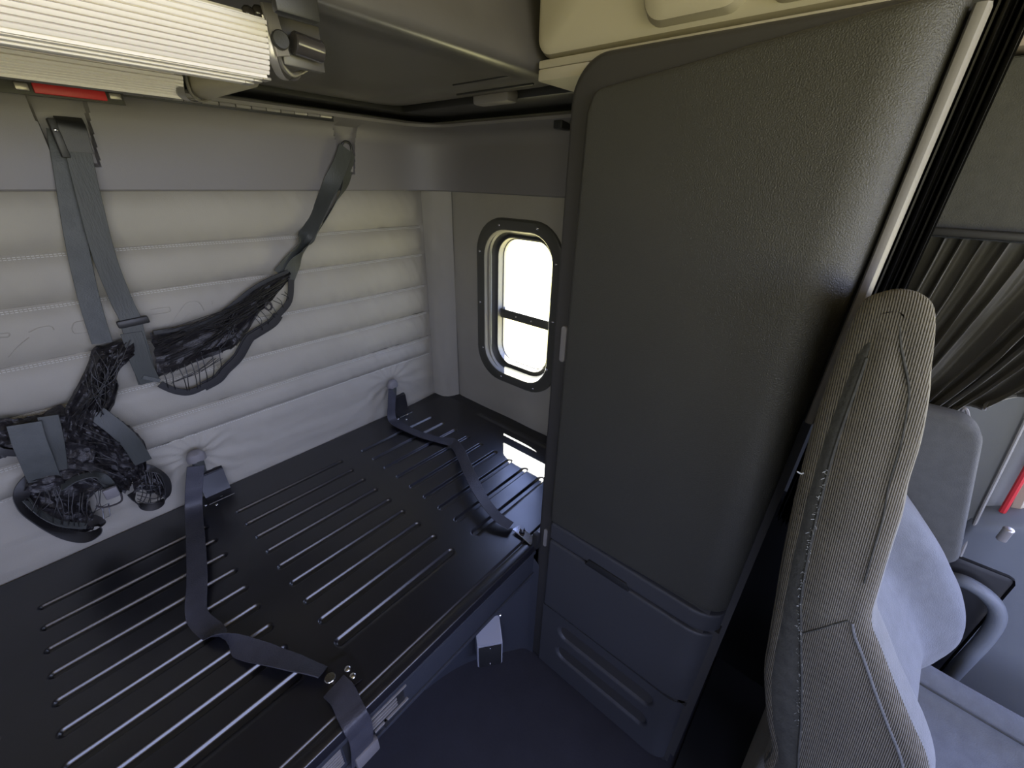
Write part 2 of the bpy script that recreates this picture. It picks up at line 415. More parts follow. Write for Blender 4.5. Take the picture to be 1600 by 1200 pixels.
# ------------------------------------------------------------------ lower bunk deck (pressed steel)
ZD = .555
RY = [1.325-.08*k for k in range(9)]
SECT = [(-.258, .114), (.190, .566), (.645, 1.018), (-.72, -.33), (-1.17, -.79)]
def groove(x, y):
    h = 0
    for (xa, xb) in SECT:
        if xa-.02 < x < xb+.02:
            for k, ry in enumerate(RY):
                if abs(y-ry) < .03:
                    r = .0105+.0018*(k/8)
                    dx = 0 if xa+r < x < xb-r else (xa+r-x if x < xa+r else x-(xb-r))
                    d = math.hypot(dx, y-ry)
                    h -= .0074*sstep(r+.0015, r-.0055, d)
    return h
def deck_h(x, y):
    h = groove(x, y)
    h += .010*sstep(.014, .004, abs(x-1.178))*sstep(1.20, 1.15, y)*sstep(.50, .56, y)        # raised bead beside the window wall
    h += .012*sstep(1.195, 1.235, x)
    h -= .004*sstep(.006, .002, abs(y-.545))                                                    # crease along the front edge
    h += .010*sstep(1.445, 1.49, y)*sstep(1.0, 1.2, x)
    return h
xs = [-1.2+.04*k for k in range(21)]; x = -.39
while x < 1.236:
    near = any(abs(x-e_) < .022 for s in SECT for e_ in s) or abs(x-1.178) < .02
    xs.append(x); x += .0022 if near else .012
xs.append(1.238)
ys = []; y = .518
while y < 1.488:
    near = any(abs(y-ry) < .0165 for ry in RY) or abs(y-.545) < .01
    ys.append(y); y += .0016 if near else .008
ys.append(1.488)
deck = thing('bunk_deck', 'black pressed steel bunk deck with rows of long parallel grooves below the quilted wall', 'bunk', (.4, 1.0, .47))
rows = [[Vector((x, .5135, ZD-.030)) for x in xs], [Vector((x, .5135, ZD-.004)) for x in xs], [Vector((x, .5150, ZD-.001)) for x in xs]]
rows += [[Vector((x, y, ZD+deck_h(x, y))) for x in xs] for y in ys]
for r_ in rows:
    for p in r_:
        if p.x > .757: p.y = max(p.y, .5185)
bm, _ = quad_grid(rows); obj('deck_sheet', bm, 'deck', deck, angle=50)

# front rail under the deck with louvres
bm = bmesh.new()
box(bm, -1.2, .755, .520, .548, .405, .548, bev=.004); box(bm, -1.2, .755, .514, .524, .505, .520, bev=.003); box(bm, -1.2, .755, .514, .524, .408, .420, bev=.003)
obj('front_rail', bm, 'rail', deck)
def louvres(x0, x1, n_, za, zb, ):
    for k in range(n_):
        z = za+(zb-za)*(k+.5)/n_
        bm = B(x0, x1, .5155, .524, z-.0022, z+.0022, bev=.001); obj('louvre', bm, 'cabtrim', deck)
obj('vent_back', B(.105, .255, .5185, .523, .428, .500, bev=.001), 'dark', deck)
louvres(.165, .235, 3, .452, .486); 
louvres(.03, .10, 6, .440, .498)
obj('rail_clip', B(.195, .205, .512, .524, .425, .445, bev=.002), 'dark', deck)
obj('rail_strip', B(.155, .262, .5135, .521, .496, .501, bev=.001), 'cabtrim', deck)
obj('rail_strip', B(.172, .262, .5135, .521, .440, .445, bev=.001), 'cabtrim', deck)
obj('rail_strip', B(-.02, .10, .5135, .521, .501, .505, bev=.001), 'cabtrim', deck)

# rivets and bent tabs at the strap anchorages
def rivet(x, y, z=ZD, r=.0055, parent=deck, ax=(0, 0, 1), m='chrome'):
    bm = bmesh.new(); dome(bm, (x, y, z), r, ax, r*.5); obj('rivet', bm, m, parent)
for (px, py) in ((346, 775), (321, 789), (338, 788)): 
    p = at(px, py, 'z', ZD+.002); rivet(p.x, p.y, ZD+.001, .0048)
for (px, py) in ((636, 647), (622, 654), (635, 655)):
    p = at(px, py, 'z', ZD+.002); rivet(p.x, p.y, ZD+.001, .0055)
for (pa, pb) in (((322, 736), (345, 731)), ((621, 618), (631, 615))):
    a = at(*pa, 'y', 1.478); b = at(*pb, 'y', 1.478)
    bm = bmesh.new(); x0, x1, zt = a.x-.03, b.x+.004, (a.z+b.z)/2
    prof_ = [(1.43, ZD+.0015), (1.452, ZD+.003), (1.462, ZD+.010), (1.466, ZD+.03), (1.474, zt-.004), (1.482, zt+.001), (1.49, zt)]
    rows = [[Vector((x, q[0], q[1])) for q in prof_] for x in (x0, x0+.002, x1-.002, x1)]
    rows2 = [[Vector((x, q[0]-.002, q[1]-.003)) for q in reversed(prof_)] for x in (x0, x0+.002, x1-.002, x1)]
    bm, _ = quad_grid([r1+r2 for r1, r2 in zip(rows, rows2)], close_u=True)
    obj('bent_tab', bm, 'deck', deck)
obj('corner_latch', B(.738, .756, .500, .522, .545, .60, bev=.003), 'dark', deck)

# moulded panel below the bunk
pts = [(-1.2, .70), (.30, .70), (.42, .695), (.50, .68), (.57, .655), (.63, .62), (.70, .57), (.745, .535), (.757, .50)]
P = cr([Vector((a, b, 0)) for a, b in pts], 6)
rows = [[Vector((p.x, p.y, z)) for p in P] for z in (0, .01, .20, .40, .46)]
rows += [[Vector((p.x, p.y+.02, .475)) for p in P], [Vector((p.x, p.y+.08, .48)) for p in P]]
bm, _ = quad_grid(rows); tag(obj('bunk_base_panel', bm, 'rail'), 'dark blue grey curved moulded panel closing the space below the bunk deck', 'panel')
# floor lamp on that panel
lamp = thing('courtesy_lamp', 'small pale wedge-shaped lamp with a black face, low on the panel below the bunk', 'lamp', (.63, .62, .13))
def frame3(o, xa, za):
    xa = Vector(xa).normalized(); ya = Vector(za).cross(xa).normalized(); return Matrix((xa, ya, Vector(za))).transposed().to_4x4()
R3 = Matrix.Rotation(math.radians(-38), 3, 'Z')
bm = bmesh.new()
c = Vector((.625, .6, .125))
vs = [(-.042, -.050, -.060), (.042, -.050, -.060), (.042, -.050, .058), (-.042, -.050, .058), (-.042, .03, -.060), (.042, .03, -.060), (.042, .03, .10), (-.042, .03, .10)]
V = [bm.verts.new(c+R3 @ Vector(v)) for v in vs]
for fc in ((0, 1, 2, 3), (4, 7, 6, 5), (0, 4, 5, 1), (1, 5, 6, 2), (2, 6, 7, 3), (3, 7, 4, 0)): bm.faces.new([V[i] for i in fc])
bmesh.ops.bevel(bm, geom=bm.edges[:], offset=.003, segments=2, affect='EDGES')
obj('housing', bm, 'white', lamp)
bm = bmesh.new(); box(bm, -.038, .038, -.053, -.047, -.055, .052, bev=.002)
for v in bm.verts: v.co = c+R3 @ v.co
obj('lens', bm, 'dark', lamp)
for dz in (-.044, .042):
    bm = bmesh.new(); dome(bm, c+R3 @ Vector((0, -.053, dz)), .003, R3 @ Vector((0, -1, 0)), .002); obj('screw', bm, 'chrome', lamp)
bm = bmesh.new(); dome(bm, c+R3 @ Vector((.045, .015, .105)), .008, (0, -.6, .6), .006); obj('mounting_screw', bm, 'chrome', lamp)

# ------------------------------------------------------------------ tall cabinet
cab = thing('tall_cabinet', 'tall charcoal cabinet with one big rounded door and a drawer below, right of the bunk', 'cabinet', (1.0, .25, 0))
def yz_loft(ringsL, m, name, parent, cap=True, n=8, label=None):
    rows = [[Vector((x, p[0], p[1])) for p in rrect(cy, cz, hw, hh, r, n)] for (x, cy, cz, hw, hh, r) in ringsL]
    bm, V = quad_grid(rows, close_u=True)
    if cap: bm.faces.new(V[0]); bm.faces.new(V[-1])
    return obj(name, bm, m, parent, label=label)
CY, CZ, HW, HH = .2525, .868, .2645, .868
def body_ring(x, i):
    P = [(.030, .0+i), (.030, 1.756-i)]+[(.517-i-.07+(.07)*math.cos(a), 1.756-i-.07+.07*math.sin(a)) for a in [math.pi/2*(1-k/12) for k in range(13)]]+[(.517-i, .0+i)]
    return [Vector((x, p[0], p[1])) for p in P]
bm, V = quad_grid([body_ring(1.238, 0), body_ring(.778, 0), body_ring(.768, .002), body_ring(.762, .006), body_ring(.760, .012)], close_u=True)
bm.faces.new(V[0]); bm.faces.new(V[-1]); obj('carcass', bm, 'cabframe', cab, angle=50)
obj('front_side', B(.80, 1.238, -.010, .030, 0, 1.756), 'cabframe', cab)
obj('kick_base', B(.775, .80, .0, .03, 0, .62), 'cabframe', cab)
obj('top_rail', B(.7705, .80, -.010, .030, 1.752, 1.757), 'cabframe', cab)
# door: flat with a wide roll along its right edge
def door_panel(y0, y1, z0, z1, xf, m, name, roll=.07, rc=.035, base=.80, label=None, tilt=0, tiltt=0):
    """y0 = right edge (towards the seats), y1 = left edge"""
    ysl = [y0+.0005, y0+.002, y0+.005]+[y0+roll*k/10 for k in range(1, 11)]+[y0+roll+(y1-y0-roll-.012)*k/10 for k in range(1, 11)]+[y1-.009, y1-.006, y1-.003, y1-.001, y1]
    zsl = [z0, z0+.001, z0+.003, z0+.006, z0+.012]+[z0+.012+(z1-z0-.024)*k/40 for k in range(1, 40)]+[z1-.012, z1-.006, z1-.003, z1-.001, z1]
    rows = []
    for z in zsl:
        row = []
        for y in ysl:
            zz = z
            # corner rounding in plan of the face
            t = max(0, 1-(y-y0)/roll); xr = xf+.046*(1-math.sqrt(max(0, 1-t*t)))
            e1 = min(1, (y1-y)/.008); e2 = min(1, (z-z0)/.008, (z1-z)/.008)
            xx = xr+.006*(1-math.sqrt(max(0, 1-(1-e1)**2)))+.006*(1-math.sqrt(max(0, 1-(1-max(0, e2))**2)))
            yy = y
            # round the upper and lower corners on the left side
            for (cz_, s_) in ((z1-rc, 1), (z0+min(rc, .012), -1)):
                r_ = rc if s_ > 0 else min(rc, .012)
                if (z-cz_)*s_ > 0:
                    lim = y1-r_+math.sqrt(max(0, r_*r_-(z-cz_)**2)); f_ = (y-y0)/(y1-y0); yy = min(yy, y0+(lim-y0)*f_) if f_ > .5 else yy
            row.append(Vector((xx, yy, zz+(tilt*(1-(z-z0)/(z1-z0))+tiltt*(z-z0)/(z1-z0))*(1-(y-y0)/(y1-y0)))))
        rows.append(row)
    # returned sides
    def back(r): return [Vector((base, p.y, p.z)) for p in r]
    rows = [back(rows[0])]+rows+[back(rows[-1])]
    rows = [[Vector((base, r[0].y, r[0].z))]+r+[Vector((base, r[-1].y, r[-1].z))] for r in rows]
    bm, _ = quad_grid(rows); return obj(name, bm, m, cab, angle=60, label=label)
door = door_panel(.003, .468, .682, 1.700, .744, 'cab', 'door', tilt=.012, tiltt=.052)
door_panel(.003, .468, .612, .676, .748, 'drawer', 'fixed_strip', tilt=.006, rc=.01)
door_panel(.003, .468, .318, .607, .748, 'drawer', 'drawer', rc=.01, tilt=.004)
bm = bmesh.new(); box(bm, .7435, .751, .212, .342, .606, .630, bev=.0015)
for v in bm.verts:
    if v.co.z > .62: v.co.y = .277+(v.co.y-.277)*.86
obj('finger_slot', bm, 'dark', cab)
# lower plinth with two long hollows
def plinth():
    rows = []
    ysl = [.008+.46*k/80 for k in range(81)]; zsl = [.012+.30*k/90 for k in range(91)]
    for z in zsl:
        row = []
        for y in ysl:
            x = .752
            for (zc, ya, yb) in ((.240, .07, .405), (.135, .07, .405)):
                r = .034; dy = 0 if ya+r < y < yb-r else (ya+r-y if y < ya+r else y-(yb-r)); d = math.hypot(dy*(1 if y > .2 else 1.4), z-zc)
                x += .028*sstep(r, r*.3, d)
            t = max(0, 1-(y-.008)/.055); x += .034*(1-math.sqrt(max(0, 1-t*t)))
            row.append(Vector((x, y, z)))
        rows.append(row)
    rows = [[Vector((.765, p.y, p.z)) for p in rows[0]]]+rows+[[Vector((.765, p.y, p.z)) for p in rows[-1]]]
    return quad_grid(rows)[0]
obj('plinth', plinth(), 'drawer', cab, angle=70)
# lighter trim down the front corner and catch on the rear stile
bm = bmesh.new()
rows = []
for z in [1.20+.02*k for k in range(28)]:
    rows.append([Vector((x_, y_, z)) for (x_, y_) in ((.800, .001), (.776, .001), (.773, -.001), (.772, -.005), (.773, -.010), (.778, -.014), (.80, -.016))])
bm, V = quad_grid(rows, close_u=True); bm.faces.new(V[0]); bm.faces.new(V[-1])
obj('corner_trim', bm, 'cabtrim', cab)
yz_loft([(.7605, .482, 1.215, .0075, .044, .007), (.7555, .482, 1.215, .0070, .0435, .0065), (.7545, .482, 1.215, .004, .040, .004)], 'cabtrim', 'catch_plate', cab)
yz_loft([(.7605, .488, .59, .006, .035, .006), (.7570, .488, .59, .005, .034, .005)], 'cabtrim', 'lower_catch_plate', cab)

# beige upper side locker above the cabinet
loc = thing('upper_side_locker', 'beige moulded overhead locker front above the tall cabinet', 'locker', (.95, .3, 1.75))
obj('lower_strip', B(.822, 1.24, .0, .64, 1.7575, 1.772, bev=.003), 'beige', loc)
obj('lower_strip', B(.822, 1.24, .52, .64, 1.737, 1.7575, bev=.003), 'beige', loc)
yz_loft([(1.2, .328, 2.0, .318, .225, .03), (.838, .328, 2.0, .318, .225, .03), (.822, .328, 2.0, .314, .221, .03), (.816, .328, 2.0, .304, .210, .025), (.816, .30, 2.0, .2, .1, .02)], 'beige', 'lid', loc)
yz_loft([(.818, .33, 1.885, .085, .10, .035), (.800, .33, 1.885, .080, .095, .035), (.792, .33, 1.885, .066, .08, .03)], 'beige', 'raised_pad', loc)
yz_loft([(.818, .13, 1.885, .105, .10, .035), (.800, .13, 1.885, .100, .095, .035), (.792, .13, 1.885, .086, .08, .03)], 'beige', 'raised_pad', loc)

# ------------------------------------------------------------------ upper bunk pan
up = thing('upper_bunk', 'black moulded underside of the upper bunk overhanging the lower bunk', 'bunk', (0, 1.0, 1.76))
def xy_r(x0, x1, y0, y1, r, z, n=8):
    return [Vector((p[0], p[1], z)) for p in rrect((x0+x1)/2, (y0+y1)/2, (x1-x0)/2, (y1-y0)/2, r, n)]
rows = [xy_r(-.9, .80, .80, 1.18, .06, 1.768), xy_r(-.93, .87, .73, 1.27, .07, 1.767), xy_r(-.945, .885, .715, 1.285, .075, 1.762), xy_r(-.96, .90, .70, 1.30, .08, 1.755),
        xy_r(-1.19, .955, .665, 1.325, .07, 1.755), xy_r(-1.2, .968, .653, 1.338, .08, 1.760), xy_r(-1.2, .972, .648, 1.342, .08, 1.772), xy_r(-1.2, .972, .66, 1.342, .08, 1.81), xy_r(-1.2, .96, .72, 1.342, .08, 1.98), xy_r(-1.2, .96, .74, 1.342, .08, 2.05)]
bm, V = quad_grid(rows, close_u=True); bm.faces.new(V[0]); bm.faces.new(V[-1])
obj('bunk_pan', bm, 'pan', up, angle=60)
obj('bead', B(.905, .912, .72, .98, 1.751, 1.757, bev=.002), 'dark', up)
obj('bead', B(.865, .870, .76, .95, 1.764, 1.770, bev=.002), 'dark', up)
obj('side_latch', B(.955, 1.0, .84, .97, 1.735, 1.765, bev=.008), 'band', up)
obj('hanger_bracket', B(1.15, 1.235, .80, .832, 1.690, 1.72, bev=.004), 'dark', up)
obj('side_gap_shade', B(1.0, 1.24, .66, 1.345, 1.745, 1.80, bev=.006), 'dark', up)  # black block filling the gap beside the pan, painted shade
obj('rear_gap_shade', B(-1.2, 1.24, 1.345, 1.51, 1.745, 1.80, bev=.006), 'dark', up)  # black block standing in for the shadow between bunk and back wall

# ------------------------------------------------------------------ ribbed aluminium treads folded under the upper bunk
lad = thing('folded_ladder', 'white ribbed aluminium ladder treads folded flat below the upper bunk, top left', 'ladder', (.1, .8, 1.75))
def tread(prof_, x0, x1, name='ribbed_tread', pitch=.0062, m='ribbed'):
    """extrusion along x; prof_ = (y,z) polyline; ridges run along x"""
    P = cr([Vector((a, b, 0)) for a, b in prof_], 10)
    L = [0]
    for i in range(1, len(P)): L.append(L[-1]+(P[i]-P[i-1]).length)
    tot = L[-1]; out_ = []
    nR = int(tot/pitch)
    def pos(s):
        for i in range(1, len(P)):
            if L[i] >= s-1e-9:
                t = (s-L[i-1])/max(1e-9, L[i]-L[i-1]); p = P[i-1].lerp(P[i], t); d = (P[i]-P[i-1]).normalized(); return p, Vector((d.y, -d.x, 0))
        return P[-1], Vector((0, -1, 0))
    for k in range(nR):
        for (f_, h) in ((.0, -.0045), (.20, -.0045), (.23, .0008), (.55, .0012), (.95, .0008), (.98, -.0045)):
            p, nn = pos(tot*(k+f_)/nR); q = p+nn*h*(-1 if nn.y > 0 and abs(nn.y) > abs(nn.x) else 1); out_.append((q.x, q.y))
    rows = [[Vector((x, a, b)) for a, b in out_] for x in (x0, x1)]
    bm, _ = quad_grid(rows); return obj(name, bm, m, lad, angle=30)
def on(px, py, y): p = at(px, py, 'y', y); return p
# front tread: face at y ~ .75
pA = on(411, 28, .735); pB = on(425, 118, .760)
tread([(pA.y, pA.z), (.742, pA.z*.6+pB.z*.4), (.752, pA.z*.2+pB.z*.8), (pB.y, pB.z)], -.5, (pA.x+pB.x)/2)
obj('tread_core', B(-.5, (pA.x+pB.x)/2-.002, .763, .795, pB.z-.004, pA.z+.01), 'ribbed', lad)
# stepped thin lips under the front tread
for k, (pxe, pye, pxo) in enumerate(((408, 122, 425), (394, 125, 413), (381, 128, 400))):
    p = on(pxe, pye, .775+.012*k); 
    obj('thin_lip', B(-.5, p.x, .768+.012*k, .786+.012*k, p.z-.002, p.z+.0022, bev=.001), 'ribbed', lad)
    obj('lip_end', B(p.x, p.x+.012, .768+.012*k, .790+.012*k, p.z-.0022, p.z+.0016, bev=.001), 'alu', lad)
# end bracket of the front tread: grey plate with a rolled lower edge
pts = [on(418, 24, .74), on(424, 60, .745), on(430, 95, .75), on(440, 118, .765), on(452, 126, .785), on(462, 124, .80), on(467, 118, .81)]
bm = bmesh.new(); P = cr(pts, 8)
rows = [[p+Vector((-.006, .004, 0)) for p in P], [p for p in P], [p+Vector((.004, .0, 0)) for p in P], [p+Vector((.005, .008, .002)) for p in P]]
quad_grid(rows, bm, close_v=True); obj('end_bracket', bm, 'alu', lad)
pts = [on(430, 40, .75), on(433, 75, .755), on(440, 100, .765), on(455, 116, .785), on(468, 114, .80), on(485, 104, .81)]
bm = bmesh.new(); tube(bm, pts, .0035, 8, 8); obj('curved_hook', bm, 'alu', lad)
# flat arm with the round pivot
a, b = on(420, 20, .742), on(443, 88, .742)
bm = bmesh.new(); ribbon(bm, [(a+Vector((0, 0, .01)), (1, .2, 0)), ((a+b)/2, (1, .2, 0)), (b, (1, .2, 0))], .020, .006, 4); obj('pivot_arm', bm, 'alu', lad)
c0 = on(438, 63, .736)
bm = bmesh.new(); cyl(bm, c0+Vector((0, .004, 0)), c0-Vector((.001, .006, 0)), .0115, 20); pv = obj('pivot', bm, 'dark', lad)
bm = bmesh.new(); tube(bm, [c0+Vector((math.cos(t)*.008, -.0065, math.sin(t)*.008)) for t in [k*math.pi/8 for k in range(16)]], .0013, 6, closed=True); obj('pivot_ring', bm, 'chrome', pv)
bm = bmesh.new(); dome(bm, c0+Vector((0, -.006, 0)), .0035, (0, -1, 0)); obj('pivot_pin', bm, 'chrome', pv)
# glossy roller clamp
ra, rb = on(458, 66, .742), on(503, 82, .742)
bm = bmesh.new(); cyl(bm, ra, rb, .0145, 24); rl = obj('roller', bm, 'gloss', lad)
dd = (rb-ra).normalized()
for q in (ra, rb):
    bm = bmesh.new(); cyl(bm, q-dd*.003, q+dd*.0035, .0168, 24); obj('roller_flange', bm, 'alu', rl)
bm = bmesh.new(); box(bm, -.021, .021, -.002, .002, -.013, .013, bev=.001)
q = dd.to_track_quat('X', 'Z').to_matrix()
for v in bm.verts: v.co = (ra+rb)/2+q @ v.co+Vector((0, -.0155, .010))
obj('cover_plate', bm, 'gloss', rl)
bm = bmesh.new(); box(bm, -.019, .019, -.0015, .0015, -.0045, .0045, bev=.001)
for v in bm.verts: v.co = (ra+rb)/2+q @ v.co+Vector((0, -.0148, -.0085))
obj('edge_strip', bm, 'alu', rl)
# black carrier strap going up
bm = bmesh.new(); box(bm, on(425, 10, .765).x, on(490, 10, .765).x, .758, .772, 1.70, 1.758, bev=.002); obj('carrier_plate', bm, 'pan', lad)
obj('carrier_strap', B(on(432, 20, .637).x, on(498, 20, .637).x, .634, .648, on(465, 27, .637).z, on(465, -25, .637).z, bev=.003), 'dark', lad)
bm = bmesh.new()
for (px, py) in ((389, 14), (405, 13)):
    p = on(px, py+5, .757); dome(bm, p, .009, (0, -.8, .5), .006)
obj('black_knob', bm, 'gloss', lad)
# rear tread: lower and shorter
pC = on(280, 100, 1.04); pD = on(287, 155, 1.09)
tread([(pC.y, pC.z+.012), (pC.y+.01, (pC.z+pD.z)/2), (pD.y-.008, pD.z+.006), (pD.y, pD.z)], -.5, pD.x-.004, pitch=.0068)
obj('tread_core', B(-.5, pD.x-.008, 1.10, 1.13, pD.z+.001, pC.z+.02), 'slot', lad)
pts = [on(284, 116, 1.05), on(287, 135, 1.06), on(290, 150, 1.075), on(300, 158, 1.10), on(318, 160, 1.125)]
P = cr(pts, 8); rows = [[p+Vector((-.012, -.001, 0)) for p in P], [p+Vector((0, -.002, 0)) for p in P], [p+Vector((.002, .006, .002)) for p in P], [p+Vector((-.012, .006, .002)) for p in P]]
bm, _ = quad_grid(rows, close_v=True); obj('end_cap', bm, 'alu', lad)
pts = [on(290, 116, 1.06), on(293, 132, 1.065), on(300, 148, 1.08), on(314, 158, 1.10), on(328, 154, 1.115)]
bm = bmesh.new(); tube(bm, pts, .0026, 8, 8); obj('curved_edge', bm, 'slot', lad)
# tapering beige stringer between the two treads
A_ = [on(291, 112, 1.07), on(294, 134, 1.08), on(305, 150, 1.10), on(322, 157, 1.12)]
B_ = [on(405, 128, .87), on(405, 131, .87), on(404, 133, .88), on(402, 136, .89)]
rows = [cr(A_, 6), cr([a_.lerp(b_, .5) for a_, b_ in zip(A_, B_)], 6), cr(B_, 6)]
rows += [[p+Vector((0, .012, .006)) for p in r] for r in reversed(rows)]
bm, _ = quad_grid(rows, close_v=True); obj('stringer', bm, 'beige', lad)
obj('grab_strip', B(-.3, on(30, 140, 1.2).x, 1.185, 1.20, 1.700, 1.712, bev=.002), 'dark', lad)

# piano hinge along the back wall ledge, with the red latch in it
hg = thing('piano_hinge', 'long thin black metal hinge along the ledge above the back wall padding', 'hinge', (.3, 1.39, 1.70))
bm = bmesh.new(); cyl(bm, (-.6, 1.392, 1.704), (.772, 1.392, 1.712), .0035, 8); obj('hinge_pin', bm, 'deck', hg)
x = .235; k = 0
while x < .76:
    bm = bmesh.new(); z = 1.704+.008*(x+.6)/1.37; cyl(bm, (x, 1.392, z), (x+.036, 1.392, z+.0002), .0052, 10); obj('knuckle', bm, 'alu' if k % 2 else 'band', hg); x += .038; k += 1
obj('hinge_leaf', B(-.6, .772, 1.393, 1.396, 1.700, 1.722), 'dark', hg)
rd = thing('red_latch', 'flat red plastic bar with grey end tabs under the white ribbed treads', 'latch', (.18, 1.38, 1.70))
a, b = at(50, 134, 'y', 1.375), at(165, 147, 'y', 1.375)
bm = B(a.x, b.x, 1.372, 1.382, 1.686, 1.7035, bev=.002)
obj('red_bar', bm, 'red', rd)
a2, b2 = at(166, 148, 'y', 1.375), at(192, 150, 'y', 1.375); obj('end_tab', B(a2.x+.004, b2.x-.004, 1.370, 1.382, 1.690, 1.702, bev=.002), 'alu', rd)
a2, b2 = at(18, 130, 'y', 1.375), at(46, 134, 'y', 1.375); obj('end_tab', B(a2.x+.002, b2.x-.002, 1.370, 1.382, 1.688, 1.701, bev=.002), 'alu', rd)
obj('backing', B(-.1, b.x+.03, 1.380, 1.388, 1.682, 1.706), 'dark', rd)

# ------------------------------------------------------------------ restraint net with its webbing
net = thing('bunk_net', 'bunched black restraint net hanging on grey webbing straps from the back wall', 'net', (.3, 1.47, 1.6))
YN = 1.462
def N(px, py, y=YN): return at(px, py, 'y', y)
def strap(pts, wid, name='strap', m='web', parent=None, yy=YN, wd=None, label=None, n=8):
    P = []
    for i, q in enumerate(pts):
        y = q[2] if len(q) > 2 else yy
        P.append(N(q[0], q[1], y))
    out_ = []
    for i, p in enumerate(P):
        d = (P[min(i+1, len(P)-1)]-P[max(i-1, 0)]).normalized(); wv = wd or d.cross(Vector((0, 1, 0)))
        q = pts[i]
        if len(q) > 3: wv = Vector(q[3])
        out_.append((p, wv))
    bm = bmesh.new(); ribbon(bm, out_, wid, .0026, n); return obj(name, bm, m, parent or net, label=label)
W_ = .036
strap([(93, 205, 1.478), (98, 238, 1.472), (104, 275, 1.468), (121, 385, 1.462), (140, 470, 1.462), (160, 536, 1.458)], .040, m='weblite')
strap([(112, 190, 1.462), (117, 212, 1.455), (137, 300, 1.452), (163, 400, 1.448), (190, 470, 1.444), (203, 497, 1.438), (212, 530, 1.434), (228, 585, 1.436), (232, 598, 1.440)], .044, m='web')
bm = bmesh.new()
for k in range(3):      # lashed cover over the anchor hook
    pass
anc = thing('net_anchor_hook', 'black hook cover at the top of the two left net straps', 'hook', (.17, 1.46, 1.64))
bm = bmesh.new(); P0 = [N(96, 186, 1.476), N(110, 185, 1.455), N(124, 196, 1.45), N(133, 225, 1.452), N(137, 240, 1.452)]
ribbon(bm, [(N(106, 184, 1.468), (1, 0, 0)), (N(112, 195, 1.449), (1, 0, -.2)), (N(118, 218, 1.448), (1, 0, -.25)), (N(124, 238, 1.449), (1, 0, -.25))], .047, .004, 6); obj('cover', bm, 'dark', anc)
bm = bmesh.new(); box(bm, N(84, 215).x, N(97, 215).x, 1.445, 1.475, N(90, 246).z, N(90, 186).z, bev=.0018); obj('hook_body', bm, 'dark', anc)
bm = bmesh.new(); dome(bm, N(87, 203, 1.444), .004, (0, -1, 0)); obj('hook_rivet', bm, 'chrome', anc)
# cam buckle
bk = N(206, 498, 1.436)
ex = (N(228, 493, 1.436)-N(184, 502, 1.436)).normalized(); ez = Vector((0, -1, 0)).cross(ex); ez = -ez if ez.z < 0 else ez
def bbox(name, cx, cz, sx, sz, sy, dy, m, par):
    bm = bmesh.new(); box(bm, -sx/2, sx/2, -sy/2, sy/2, -sz/2, sz/2, bev=min(sx, sy, sz)*.3)
    R_ = Matrix((ex, Vector((0, 1, 0)), ez)).transposed()
    for v in bm.verts: v.co = bk+R_ @ (v.co+Vector((cx, dy, cz)))
    return obj(name, bm, m, par)
bb = bbox('buckle', 0, -.009, .066, .020, .014, 0, 'dark', net)
bbox('buckle_side', -.029, 0, .014, .050, .014, 0, 'dark', bb); bbox('buckle_side', .029, 0, .014, .050, .014, 0, 'dark', bb)
bbox('buckle_bar', 0, .006, .050, .004, .004, -.006, 'alu', bb)
strap([(205, 520, 1.431), (212, 540, 1.430), (222, 570, 1.432), (235, 597, 1.436)], .044, m='web')
strap([(223, 589, 1.432), (250, 595, 1.432)], .012, m='weblite', n=3)
# right hanging straps, twisted
strap([(541, 232, 1.455), (530, 262, 1.455), (512, 300, 1.457, (.8, -.5, .4)), (492, 345, 1.46, (.7, -.8, .2)), (470, 385, 1.462, (.8, .2, .6)), (440, 430, 1.462)], .052, m='web')
strap([(545, 240, 1.462), (540, 285, 1.464, (.9, .5, .2)), (522, 320, 1.462, (.6, .8, .2)), (495, 365, 1.46, (.8, .5, .5)), (462, 410, 1.458, (.8, .1, .5)), (448, 440, 1.458)], .044, m='web')
strap([(540, 222, 1.470), (545, 245, 1.466), (546, 268, 1.468)], .030, name='anchor_tongue', m='band')
bm = bmesh.new(); tube(bm, [N(527, 246, 1.472), N(533, 228, 1.462), N(540, 221, 1.46), N(549, 230, 1.462), N(550, 268, 1.472)], .004, 8, 6); obj('anchor_loop', bm, 'dark', net)

def crumple(edgeA, edgeB, name, m='net', nu=70, nv=16, amp=.010, y0=1.455, bulge=.018, seed=0, freq=14):
    """wrinkled gathered netting between two edge curves given as pixels on the plane y0"""
    A = cr([N(*q, y0) for q in edgeA], 12); Bc = cr([N(*q, y0) for q in edgeB], 12)
    def samp(C_, t): f_ = t*(len(C_)-1); i = min(int(f_), len(C_)-2); return C_[i].lerp(C_[i+1], f_-i)
    rows = []
    for i in range(nv+1):
        v = i/nv; row = []
        for j in range(nu+1):
            u = j/nu; p = samp(A, u).lerp(samp(Bc, u), v)
            n1 = fbm(u*3, v*freq, seed, 4); n2 = fbm(u*9, v*freq*.6, seed+5, 3)
            p = p+Vector((.3*amp*n2, -bulge*math.sin(math.pi*v)-amp*1.3*n1, .5*amp*n2)); row.append(p)
        rows.append(row)
    bm, _ = quad_grid(rows); return obj(name, bm, m, net, angle=60)
